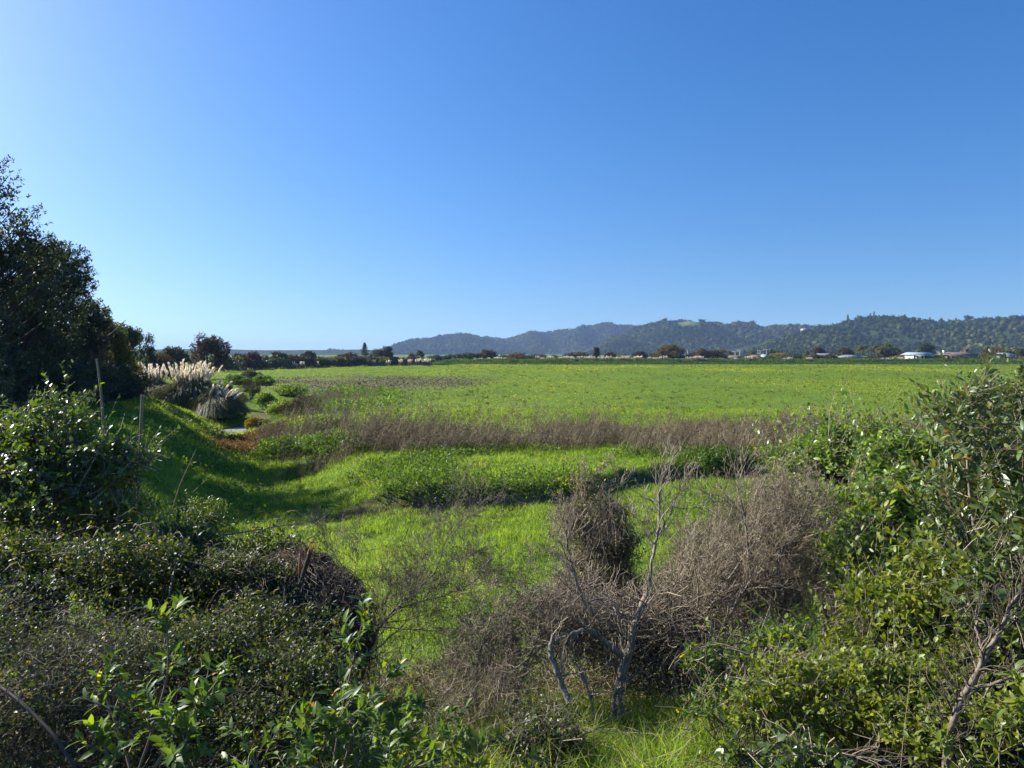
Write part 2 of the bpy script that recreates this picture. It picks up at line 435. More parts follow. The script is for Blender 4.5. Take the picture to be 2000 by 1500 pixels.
def ground_mat():
    m, nt, out = newmat("ground")
    tc = nt.nodes.new("ShaderNodeNewGeometry")
    def noise(sc, det=6, rough=.6):
        n = nt.nodes.new("ShaderNodeTexNoise"); n.inputs["Scale"].default_value = sc; n.inputs["Detail"].default_value = det; n.inputs["Roughness"].default_value = rough
        nt.links.new(tc.outputs["Position"], n.inputs["Vector"]); return n
    n1 = noise(3.0); n2 = noise(0.12)
    r = nt.nodes.new("ShaderNodeValToRGB"); e = r.color_ramp.elements
    e[0].position = .3; e[0].color = (.045, .085, .012, 1); e[1].position = .75; e[1].color = (.13, .21, .022, 1)
    nt.links.new(n1.outputs[0], r.inputs[0])
    r2 = nt.nodes.new("ShaderNodeValToRGB"); e = r2.color_ramp.elements
    e[0].position = .3; e[0].color = (.035, .026, .018, 1); e[1].position = .75; e[1].color = (.15, .115, .08, 1)
    nt.links.new(n1.outputs[0], r2.inputs[0])
    a = nt.nodes.new("ShaderNodeAttribute"); a.attribute_name = "soil"
    mx = nt.nodes.new("ShaderNodeMix"); mx.data_type = 'RGBA'
    nt.links.new(a.outputs["Fac"], mx.inputs[0]); nt.links.new(r.outputs[0], mx.inputs[6]); nt.links.new(r2.outputs[0], mx.inputs[7])
    mr = nt.nodes.new("ShaderNodeMapRange"); mr.inputs[1].default_value = .3; mr.inputs[2].default_value = .7; mr.inputs[3].default_value = .75; mr.inputs[4].default_value = 1.25
    nt.links.new(n2.outputs[0], mr.inputs[0])
    sc = nt.nodes.new("ShaderNodeVectorMath"); sc.operation = 'SCALE'
    nt.links.new(mx.outputs[2], sc.inputs[0]); nt.links.new(mr.outputs[0], sc.inputs["Scale"])
    p = nt.nodes.new("ShaderNodeBsdfPrincipled"); p.inputs["Roughness"].default_value = .95; p.inputs["Specular IOR Level"].default_value = .1
    bp = nt.nodes.new("ShaderNodeBump"); bp.inputs["Strength"].default_value = .8; bp.inputs["Distance"].default_value = .08
    nt.links.new(n1.outputs[0], bp.inputs["Height"]); nt.links.new(bp.outputs[0], p.inputs["Normal"])
    nt.links.new(sc.outputs[0], p.inputs[0]); nt.links.new(p.outputs[0], out.inputs[0])
    MATS["ground"] = m
ground_mat()

# ------------------------------------------------------------ ground
def brown_patch(x, y):
    """bare dry ground in the paddock's near left part"""
    k = np.exp(-(((x + 20 + (y - 100) * 0.12) / (16 + 0.05 * (y - 80))) ** 2 + ((y - 104) / 26) ** 2) ** 1.5)
    return np.clip(k * 1.5 * (1.7 * fbm(x * 0.14, y * 0.07, 41) - .12) - 0.15, 0, .8)
def soilmap(x, y):
    yc = ycut(x)
    s = brown_patch(x, y)
    cut = np.exp(-((y - yc - 0.1) / 0.5) ** 2) * sst((x + 6) / 2)
    near = sst((9.5 - y) / 3)
    band = sst((y - 26.5) / 1.5) * (1 - sst((y - 33) / 1.5)) * sst((x + 9) / 2) * .8
    gl = np.exp(-((x - axis(y)) / .9) ** 2) * sst((y - 30) / 6) * (1 - sst((y - 56) / 6))
    return np.clip(s + cut + near + gl + band, 0, 1)
gx = np.concatenate([-np.geomspace(7000, 30.5, 70), np.arange(-30, 30.01, .28), np.geomspace(30.5, 7000, 70)])
gy = np.concatenate([np.linspace(-60, -1, 14), np.arange(-.6, 52, .28), np.geomspace(52.4, 240, 70), np.arange(242, 285, .9), np.geomspace(287, 9000, 50)])
X, Y = np.meshgrid(gx, gy)
Z = G(X, Y)
nx, ny = len(gx), len(gy)
ii = (np.arange(ny - 1)[:, None] * nx + np.arange(nx - 1)[None]).ravel()
gm = MB().add(np.stack([X, Y, Z], -1).reshape(-1, 3), None, None, np.stack([ii, ii + 1, ii + nx + 1, ii + nx], 1), .5)
ground = gm.obj("ground", "ground", smooth=True)
at = ground.data.attributes.new("soil", 'FLOAT', 'POINT'); at.data.foreach_set("value", soilmap(X, Y).ravel().astype(np.float32))
tag(ground, "green paddock and grassy bank running back to the hills", None, None, "structure")

# pond water, half covered with weed
rng = R0(5)
m, nt, out = newmat("water")
p = nt.nodes.new("ShaderNodeBsdfPrincipled"); tc = nt.nodes.new("ShaderNodeTexCoord"); n = nt.nodes.new("ShaderNodeTexNoise"); n.inputs["Scale"].default_value = 5; n.inputs["Detail"].default_value = 8; n.inputs["Roughness"].default_value = .7
r = nt.nodes.new("ShaderNodeValToRGB"); e = r.color_ramp.elements; e[0].position = .38; e[0].color = (.05, .055, .04, 1); e[1].position = .5; e[1].color = (.22, .25, .20, 1)
nt.links.new(tc.outputs["Object"], n.inputs["Vector"]); nt.links.new(n.outputs[0], r.inputs[0]); nt.links.new(r.outputs[0], p.inputs[0])
p.inputs["Roughness"].default_value = .6; nt.links.new(p.outputs[0], out.inputs[0]); MATS["water"] = m
th = np.linspace(0, 2 * np.pi, 60, endpoint=False); rr = 1 + .12 * np.sin(3 * th + 1) + .07 * np.sin(7 * th)
pc = np.array([-17.3, 44.6, float(G(-17.3, 44.6)) + .23])
V = np.concatenate([[pc], pc + np.stack([2.6 * rr * np.cos(th), 3.6 * rr * np.sin(th), 0 * th], 1)])
k = np.arange(60)
pond = MB().add(V, np.stack([0 * k, 1 + k, 1 + (k + 1) % 60], 1)).obj("pond_water", "water")
tag(pond, "still pond water covered in pale weed at the end of the gully", None, None, "structure")

# ------------------------------------------------------------ grass
def scatter(rng, n, d0, d1, p=1.0, t=(-.86, .86)):
    u = rng.uniform(0, 1, n)
    if abs(2 - p) < 1e-6: d = d0 * (d1 / d0) ** u
    else: d = (d0 ** (2 - p) + u * (d1 ** (2 - p) - d0 ** (2 - p))) ** (1 / (2 - p))
    return rng.uniform(*t, n) * d, d
def on_pond(x, y): return (G(x, y) < pc[2] + .01) & (((x - pc[0]) / 3) ** 2 + ((y - pc[1]) / 4) ** 2 < 1)
def blades(rng, x, y, h, w, rnd, lean=.35, droop=.25, zoff=0.0):
    n = len(x); P = np.stack([x, y, G(x, y) - .02 + zoff], 1)
    D = norm(np.stack([rng.normal(.05, lean, n), rng.normal(0, lean, n), np.ones(n)], 1))
    return leaves(P, D, norm(rng.normal(0, 1, (n, 3)) * np.array([1, 1, .1])), h, w, rnd, "blade", 0, droop)
rng = R0(11)
x, y = scatter(rng, 650000, 7.5, 50, 1.0)
yc = ycut(x); ax_ = axis(y)
mound = (y > yc) & (x > ax_ + 2.0)
cutz = mound & (y < yc + .55) & (x > -5) & (vnoise(x * .9, y * .9, 77) > .3)
band = (y > 27.5) & (y < 33.5) & (x > -8.5) & (x < 17)
keep = ~on_pond(x, y) & ~cutz & ~(band & (rng.uniform(size=len(x)) < .6)) & ~((((x + 13.3) / 1.6) ** 2 + ((y - 37) / 3.6) ** 2 < 1) & (rng.uniform(size=len(x)) < .9))
keep &= ~(((y < 9.5)) & (rng.uniform(size=len(x)) < .6)) & ~(mound & (fbm(x * .35, y * .35, 21) > .56) & (rng.uniform(size=len(x)) < .6))
x, y, mound = x[keep], y[keep], mound[keep]
cl = fbm(x * 1.1, y * 1.1, 31, 3); cl2 = vnoise(x * 4.5, y * 4.5, 8)
cl = sst((cl - .25) * 2); h = (.08 + .17 * cl + .17 * cl2 ** 1.5) * np.where(mound, .85, 1) * rng.uniform(.6, 1.15, len(x))
w = .0045 + .00030 * y
rnd = np.clip(.12 + .6 * fbm(x * .25, y * .25, 71, 3) + rng.normal(0, .22, len(x)) + .10 * (cl2 - .5), 0, .99)
go = blades(rng, x, y, h, w, rnd).obj("grass", "grass")
tag(go, "lush bright green grass in the gully and on the banks", "grass", None, "stuff")
# taller tussocks standing out of it
rng = R0(16)
x, y = scatter(rng, 2800, 9, 46, 1.0); keep = ~on_pond(x, y) & (fbm(x * .4, y * .4, 91) > .42) & ~((y > 27) & (y < 34) & (x > -8)); x, y = x[keep], y[keep]
k = np.repeat(np.arange(len(x)), 46); s = rng.uniform(.45, 1.5, len(x))[k]
xx = x[k] + rng.normal(0, .10, len(k)) * s; yy = y[k] + rng.normal(0, .10, len(k)) * s
P = np.stack([xx, yy, G(xx, yy)], 1); D = norm(np.stack([(xx - x[k]) * 3 + rng.normal(0, .2, len(k)), (yy - y[k]) * 3 + rng.normal(0, .2, len(k)), np.ones(len(k))], 1))
tag(leaves(P, D, norm(rng.normal(0, 1, P.shape) * [1, 1, .1]), .46 * s * rng.uniform(.4, 1.1, len(k)), .006 + .0003 * yy, np.clip(rng.normal(.4, .22, len(k)) + (rng.uniform(size=len(x)) < .12)[k] * .5, 0, 1), "blade", 0, .55).obj("grass_tussocks", "grass"),
    "ranker tussocks of grass, some straw coloured, over the gully and banks", "grass", None, "stuff")
# paddock turf
rng = R0(12)
x, y = scatter(rng, 300000, 33.5, 249, 2.0)
keep = (x > axis(y) + 2) | (y > 46)
bp_ = brown_patch(x, y); keep &= rng.uniform(size=len(x)) > bp_ * .85
keep &= y < BY(x) - .5
x, y = x[keep], y[keep]
h = (.04 + .00045 * y) * (.6 + .8 * vnoise(x * 1.3, y * .6, 4)) * rng.uniform(.6, 1.3, len(x))
w = .0016 * y
rnd = np.clip(.1 + .75 * fbm(x * .09, y * .035, 77, 4) + rng.normal(0, .16, len(x)) + .25 * brown_patch(x, y), 0, 1)
tag(blades(rng, x, y, h, w, rnd, .5, .3).obj("paddock_grass", "field_grass"), "short green turf of the paddock", "grass", None, "stuff")
# flowers
x, y = scatter(rng, 90000, 38, 245, 2.0)
f = fbm(x * .06, y * .025, 55, 4) + .3 * fbm(x * .6, y * .3, 56, 2)
keep = (f > .70) & (rng.uniform(size=len(x)) < np.clip((f - .66) * 4.0, 0, 1)) & (x > axis(y) + 5) & (brown_patch(x, y) < .3)
x, y = x[keep], y[keep]; n = len(x)
P = np.stack([x, y, G(x, y) + .05 + .0008 * y * rng.uniform(.5, 1.2, n)], 1); s = .00075 * y * rng.uniform(.6, 1.5, n)
tag(leaves(P, norm(rng.normal(0, 1, (n, 3)) + np.array([0, 0, .6])), rdir(rng, n), s, s, rng.uniform(0, 1, n), "diamond").obj("meadow_flowers", "flower"),
    "drifts of small yellow flowers scattered over the paddock", "flowers", None, "stuff")
# dark weed tufts in the paddock
def tufts(rng, x, y, size, per, mat, name, label, cat, ll=.6, kind="diamond", zr=.3):
    n = len(x); k = np.repeat(np.arange(n), per); m = len(k); s = size[k]
    off = rng.normal(0, .28, (m, 2)) * s[:, None]
    xx, yy = x[k] + off[:, 0], y[k] + off[:, 1]
    P = np.stack([xx, yy, G(xx, yy) + s * rng.uniform(0, zr, m)], 1)
    D = norm(np.stack([off[:, 0], off[:, 1], s * rng.uniform(.2, .9, m)], 1) + rng.normal(0, .2, (m, 3)))
    return leaves(P, D, norm(rng.normal(0, .5, (m, 3)) + np.array([0, 0, 1])), s * ll * rng.uniform(.6, 1.2, m), s * ll * .4, np.clip(rng.uniform(0, 1, m), 0, 1), kind)
x, y = scatter(rng, 3400, 42, 240, 1.4)
keep = (x > axis(y) + 6); x, y = x[keep], y[keep]
s = rng.uniform(.13, .34, len(x)) * (.8 + y / 260)
tag(tufts(rng, x, y, s, 16, "tuft", "", "", "").obj("paddock_weeds", "tuft"), "dark weed tufts dotted over the paddock", "weeds", None, "stuff")
# brown dry stubble on the bare patch
x, y = scatter(rng, 26000, 70, 150, 2.0, (-.5, .05))
keep = rng.uniform(size=len(x)) < brown_patch(x, y); x, y = x[keep], y[keep]
tag(blades(rng, x, y, .14 * rng.uniform(.5, 1.6, len(x)), .0014 * y, rng.uniform(0, 1, len(x)), .8).obj("dry_stubble", "stalk"), "dry brown stubble on the bare patch of the paddock", "stubble", None, "stuff")

# low broad-leaved weeds over the raised terrace behind the near grass
rng = R0(14)
x, y = scatter(rng, 30000, 18.5, 36, 1.0, (-.55, .75))
yc = ycut(x)
f = fbm(x * .35, y * .35, 21)
keep = (y > yc + .15) & (x > axis(y) + 2.0) & ((f > .545) | ((y < yc + .9) & (vnoise(x * .28, x * 0, 5) > .45))) & (y < 30)
x, y, f = x[keep], y[keep], f[keep]
s = rng.uniform(.10, .24, len(x))
mb = tufts(rng, x, y, s * 1.3, 9, "", "", "", "", .42, "diamond", 1.1)
tag(mb.obj("ground_cover", "weed"), "dark green broad leaved weeds sprawling over the raised terrace", "ground cover", None, "stuff")
# broken weeds and straw on the left bank
n = 1700; y = rng.uniform(10, 46, n); x = axis(y) - rng.gamma(2.0, 1.8, n) + .5; keep = (fbm(x * .5, y * .5, 35) > .50) & ~on_pond(x, y); x, y = x[keep], y[keep]
tag(tufts(rng, x, y, rng.uniform(.15, .42, len(x)), 11, "", "", "", "", .42, "diamond", .8).obj("bank_weeds", "weed"), "patches of darker weeds in the grass of the left bank", "ground cover", None, "stuff")
n = 26000; y = rng.uniform(9, 46, n); x = axis(y) + rng.normal(-1, 5, n); keep = (fbm(x * .6, y * .4, 36) > .54) & ~on_pond(x, y); x, y = x[keep], y[keep]
tag(blades(rng, x, y, .42 * rng.uniform(.4, 1.2, len(x)), .004 + .0002 * y, rng.uniform(.5, 1, len(x)), .45, .5).obj("dry_straw", "litter"), "dry straw showing through the grass of the gully", "straw", None, "stuff")
# red-brown weeds in the gully
n = 14000
x = -12.9 + rng.normal(0, .85, n); y = 37 + rng.normal(0, 2.0, n)
P = np.stack([x, y, G(x, y) + rng.uniform(0, .34, n)], 1)
tag(leaves(P, norm(rng.normal(0, .6, (n, 3)) + np.array([0, 0, .8])), rdir(rng, n), .13 * rng.uniform(.5, 1.3, n), .05, rng.uniform(0, 1, n), "diamond").obj("red_weeds", "red_weed"),
    "reddish brown weeds choking the gully in front of the pond", "weeds", None, "stuff")
# dead stalk band
def stalks(rng, x, y, H, lean, rad, side=5, name="dead_stalks"):
    n = len(x); A = np.stack([x, y, G(x, y) - .03], 1)
    D = norm(np.stack([lean[0] + rng.normal(0, .22, n), lean[1] + rng.normal(0, .22, n), np.ones(n)], 1))
    B = A + D * H[:, None]
    sg = np.stack([-.06 * H, 0 * H, .03 * H], 1)
    r = np.clip(rng.beta(2, 2.4, n) + 0 * H, 0, 1)
    mb = tubes(curve(A, B, 5, sg, rng, .012), np.linspace(1, .45, 5)[None] * rad[:, None], r)
    k = np.repeat(np.arange(n), side); t = rng.uniform(.4, 1, (len(k), 1))
    a = A[k] * (1 - t) + B[k] * t
    b = a + norm(D[k] * .8 + rng.normal(0, .55, (len(k), 3))) * (H[k] * rng.uniform(.08, .24, len(k)))[:, None]
    mb.merge(tubes(curve(a, b, 3, np.zeros((len(k), 3)), rng), np.linspace(.6, .35, 3)[None] * rad[k][:, None], r[k]))
    # seed heads
    m = len(k); q = b
    mb.merge(leaves(q, norm(b - a), rdir(rng, m), .07 * rng.uniform(.5, 1.5, m), .024, np.clip(r[k] + .1, 0, 1), "diamond"))
    return mb
rng = R0(15)
n = 17000
x = rng.uniform(-9.5, 17.5, n); y = rng.uniform(25.2, 36.5, n)
dens = fbm(x * .4, y * .4, 61)
keep = (dens > .43 + .10 * np.abs(y - 30.5) / 5) & (rng.uniform(size=n) < sst((x + 10.5) / 5)); x, y, dens = x[keep], y[keep], dens[keep]
H = (.22 + 1.9 * fbm(x * .33, y * .25, 62, 4) ** 1.7) * rng.uniform(.6, 1.15, len(x))
H = H * np.clip(1.15 - np.abs(y - 30.5) * .09, .5, 1.1)
tag(stalks(rng, x, y, H, (.38, .05), np.full(len(x), .0075)).obj("dead_stalks", "stalk"), "band of dead purple brown weed stalks leaning along the paddock edge", "dead weeds", None, "stuff")
n = 900
x = np.concatenate([rng.uniform(-14, -8.5, n), rng.uniform(4, 11, 500)]); y = np.concatenate([30 + (-8.5 - x[:n]) * 1.7 + rng.normal(0, 1.2, n), rng.uniform(24.6, 27.3, 500)])
H = rng.uniform(.4, 1.1, len(x))
tag(stalks(rng, x, y, H, (.3, .0), np.full(len(x), .0075)).obj("sparse_stalks", "stalk"), "sparser dead stalks between the gully and the terrace edge", "dead weeds", None, "stuff")
# taller spikes standing out of the band
n = 900; x = rng.uniform(-10, 17, n); y = rng.uniform(27, 33, n); H = rng.uniform(.9, 1.75, n) * (.6 + .6 * vnoise(x * .5, y * 0, 13))
tag(stalks(rng, x, y, H, (.25, .05), np.full(n, .009), 9).obj("tall_stalks", "stalk"), "taller single weed spikes sticking out above the dead stalk band", "dead weeds", None, "stuff")
# scrubby growth along the gully's right bank
n = 2600; y = rng.uniform(30, 74, n); x = axis(y) + 1.2 + rng.gamma(2.0, 1.5, n) * (.7 + y / 120)
keep = (fbm(x * .35, y * .2, 66) > .46); x, y = x[keep], y[keep]; s = rng.uniform(.18, .62, len(x)) * (.6 + .8 * vnoise(x * .3, y * .3, 67))
mb = tufts(rng, x, y, s, 15, "", "", "", "", .42, "diamond", .95)
tag(mb.obj("gully_weeds", "weed"), "tangled green weeds crowding the right bank of the gully", "ground cover", None, "stuff")
n = 1500; y = rng.uniform(31, 66, n); x = axis(y) + 1.5 + rng.gamma(2.2, 1.6, n); keep = fbm(x * .4, y * .3, 68) > .52; x, y = x[keep], y[keep]
tag(stalks(rng, x, y, rng.uniform(.5, 1.35, len(x)), (.2, .0), np.full(len(x), .010), 7).obj("gully_stalks", "stalk"), "dry brown stalks among the weeds of the gully's right bank", "dead weeds", None, "stuff")
# overhanging grass at the cut
n = 9000
x = rng.uniform(-6.2, 16, n); x = x[vnoise(x * .28, x * 0, 5) > .4]; n = len(x); y = ycut(x) + rng.uniform(.15, 1.1, n)
P = np.stack([x, y, G(x, y) + rng.uniform(0, .25, n)], 1)
tag(leaves(P, norm(np.stack([rng.normal(0, .5, n), -.5 + rng.normal(0, .4, n), rng.uniform(-.3, .8, n)], 1)), rdir(rng, n), .34 * rng.uniform(.4, 1, n), .022, rng.uniform(0, .7, n), "blade", 0, .4).obj("terrace_fringe", "weed"),
    "dark rank growth hanging over the cut edge of the terrace", "ground cover", None, "stuff")
# ------------------------------------------------------------ hills
def hill_mat():
    m, nt, out = newmat("hill_ground")
    r = attr_ramp(nt, [(0, (.022, .036, .014)), (.45, (.035, .05, .018)), (.55, (.06, .085, .028)), (1, (.105, .13, .045))])
    g = nt.nodes.new("ShaderNodeNewGeometry"); n = nt.nodes.new("ShaderNodeTexNoise"); n.inputs["Scale"].default_value = .08; n.inputs["Detail"].default_value = 6
    nt.links.new(g.outputs["Position"], n.inputs["Vector"])
    mr = nt.nodes.new("ShaderNodeMapRange"); mr.inputs[1].default_value = .3; mr.inputs[2].default_value = .7; mr.inputs[3].default_value = .7; mr.inputs[4].default_value = 1.3
    nt.links.new(n.outputs[0], mr.inputs[0])
    v = nt.nodes.new("ShaderNodeVectorMath"); v.operation = 'SCALE'; nt.links.new(r.outputs[0], v.inputs[0]); nt.links.new(mr.outputs[0], v.inputs["Scale"])
    p = nt.nodes.new("ShaderNodeBsdfDiffuse"); nt.links.new(v.outputs[0], p.inputs[0]); nt.links.new(p.outputs[0], out.inputs[0]); MATS["hill_ground"] = m
hill_mat()
PHI = (1 + 5 ** .5) / 2
ICO_V = norm(np.array([(-1, PHI, 0), (1, PHI, 0), (-1, -PHI, 0), (1, -PHI, 0), (0, -1, PHI), (0, 1, PHI), (0, -1, -PHI), (0, 1, -PHI), (PHI, 0, -1), (PHI, 0, 1), (-PHI, 0, -1), (-PHI, 0, 1)], float))
ICO_F = np.array([(0, 11, 5), (0, 5, 1), (0, 1, 7), (0, 7, 10), (0, 10, 11), (1, 5, 9), (5, 11, 4), (11, 10, 2), (10, 7, 6), (7, 1, 8), (3, 9, 4), (3, 4, 2), (3, 2, 6), (3, 6, 8), (3, 8, 9), (4, 9, 5), (2, 4, 11), (6, 2, 10), (8, 6, 7), (9, 8, 1)])
def crowns(rng, P, R, rnd, leafn=10):
    n = len(P)
    V = P[:, None] + ICO_V[None] * R[:, None, None] * rng.uniform(.65, 1.15, (n, 12, 1)) * np.array([1, 1, .95])
    f = (np.arange(n)[:, None, None] * 12 + ICO_F[None]).reshape(-1, 3)
    mb = MB().add(V, f, np.clip(np.repeat(rnd, 20) + rng.normal(0, .06, n * 20), 0, 1))
    k = np.repeat(np.arange(n), leafn); d = rdir(rng, len(k)); d[:, 2] = np.abs(d[:, 2]) * .9; 
    Q = P[k] + d * R[k][:, None] * .95; s = R[k] * rng.uniform(.35, .7, len(k))
    mb.merge(leaves(Q, norm(d * .4 + rng.normal(0, 1, d.shape)), d, s, s * .8, np.clip(rnd[k] + rng.normal(0, .15, len(k)), 0, 1), "diamond"))
    return mb
RIDGES = {}
def ridge(name, label, prof, D, front, seed, tree, sp, clear=None, nleaf=10):
    prof = np.array(prof, float)
    cx = (prof[:, 0] - 1000) / F * D; ch = EYE + (HZ - prof[:, 1]) / F * D - tree
    def hz(x, y):
        u = (y - (D - front)) / front
        warp = (fbm(x / (D * .11) + 3 * fbm(y / 300, x / 400, seed + 1), y / (D * .35), seed, 4) - .5)
        spur = 1 - np.abs(2 * fbm(x / (D * .055), y / (D * .16) + x / (D * .12), seed + 5, 3) - 1) * 2
        c = np.interp(x, cx, ch)
        rise = sst(np.clip(u + warp * .9 * (1 - np.clip(u, 0, 1)), 0, 1)) 
        z = c * rise * (1 + .0 * spur) + (spur - .4) * c * .75 * np.clip(u, 0, 1) * (1 - np.clip(u, 0, 1)) * 3
        back = np.clip((y - D) / (front * .9), 0, 1)
        return np.where(y > D, c * (1 - .5 * back), z) - 3 * (u < .02)
    RIDGES[name] = (hz, D, tree)
    gx = np.arange(cx[0], cx[-1], sp * .9); gy = np.arange(D - front, D + front * .8, sp * 1.1)
    X, Y = np.meshgrid(gx, gy); Z = hz(X, Y); nx = len(gx)
    i = (np.arange(len(gy) - 1)[:, None] * nx + np.arange(nx - 1)[None]).ravel()
    cl = clear(X, Y) if clear is not None else np.zeros_like(X)
    o = MB().add(np.stack([X, Y, Z], -1).reshape(-1, 3), None, None, np.stack([i, i + 1, i + nx + 1, i + nx], 1), cl.ravel()[i]).obj("hill", "hill_ground", smooth=True)
    tag(o, label, None, None, "structure")
    rng = R0(seed)
    X, Y = np.meshgrid(np.arange(cx[0], cx[-1], sp), np.arange(D - front, D + sp * 2, sp))
    X = X.ravel() + rng.uniform(-.5, .5, X.size) * sp; Y = Y.ravel() + rng.uniform(-.5, .5, Y.size) * sp
    if clear is not None:
        k = clear(X, Y) < rng.uniform(.3, .7, len(X)); X, Y = X[k], Y[k]
    r = sp * .62 * rng.uniform(.6, 1.25, len(X))
    lift = tree * .45 * rng.uniform(.2, 1.0, len(X)) + (vnoise(X / 14, Y / 14, seed) - .4) * tree * .7
    tone = np.clip(-.02 + .95 * (.55 * fbm(X / 45, Y / 45, seed + 9, 3) + .45 * sst((fbm(X / 190, Y / 150, seed + 3, 3) - .3) * 2.2)) * rng.uniform(.4, 1.3, len(X)), 0, 1)  # crown tone varies at random; broad dark patches stand in for shaded slopes
    o = crowns(rng, np.stack([X, Y, hz(X, Y) + lift], 1), r, tone, nleaf).obj("hill_forest", "hill_leaf")
    tag(o, label.replace("hill", "hill's bush cover", 1), "forest", None, "stuff")
A = [(700, 712), (760, 693), (772, 690), (785, 676), (800, 669), (830, 663), (855, 661), (880, 656), (905, 652), (925, 653), (945, 660), (965, 663), (990, 661), (1012, 656), (1030, 651), (1060, 648), (1100, 643), (1130, 641), (1160, 635), (1176, 634), (1200, 641), (1235, 642), (1300, 650), (1400, 660), (1500, 668), (1700, 676)]
Bp_ = [(1120, 706), (1150, 690), (1165, 674), (1185, 664), (1205, 654), (1225, 648), (1240, 638), (1265, 632), (1300, 630), (1325, 628), (1345, 627), (1370, 631), (1400, 634), (1440, 635), (1480, 638), (1530, 641), (1560, 643), (1640, 648), (1800, 650), (2100, 652)]
Cp_ = [(1330, 712), (1400, 702), (1440, 690), (1480, 676), (1520, 658), (1560, 645), (1600, 635), (1625, 630), (1650, 624), (1680, 619), (1705, 617), (1730, 622), (1750, 628), (1780, 630), (1805, 633), (1830, 629), (1860, 626), (1880, 621), (1900, 624), (1930, 628), (1960, 631), (2000, 626), (2060, 622), (2150, 628), (2300, 640), (2450, 660)]
def clearing(x, y):
    a = ((x - 425) / 52) ** 2 + ((y - 1615) / 75) ** 2; b = a + 9
    return np.clip(1.35 - np.minimum(a, b) + .5 * (fbm(x / 25, y / 25, 5) - .5), 0, 1)
ridge("A", "farthest blue hill ridge sloping down to the plain at its left end", A, 2500, 520, 101, 9, 11, None, 6)
ridge("B", "middle hill ridge with a pale green clearing near its top", Bp_, 1700, 420, 202, 8, 9, clearing, 8)
ridge("C", "nearest steep hill with houses and tall trees along its crest", Cp_, 1100, 300, 303, 8, 7.5, None, 12)

# low blue rise far behind the left hedge line
rx = np.linspace(-1800, -330, 120); rng = R0(6)
top = EYE + 5 / F * 1800 + 6 * fbm(rx / 160, rx * 0, 4)
V = np.concatenate([np.stack([rx, rx * 0 + 1700, rx * 0 - 2], 1), np.stack([rx, rx * 0 + 1800, top], 1), np.stack([rx, rx * 0 + 2100, rx * 0 - 2], 1)])
k = np.arange(119); q = np.concatenate([np.stack([k, k + 1, k + 121, k + 120], 1), np.stack([k + 120, k + 121, k + 241, k + 240], 1)])
tag(MB().add(V, None, None, q, .2).obj("hill", "hill_ground", smooth=True), "low dark rise on the horizon behind the left hedge line", None, None, "structure")

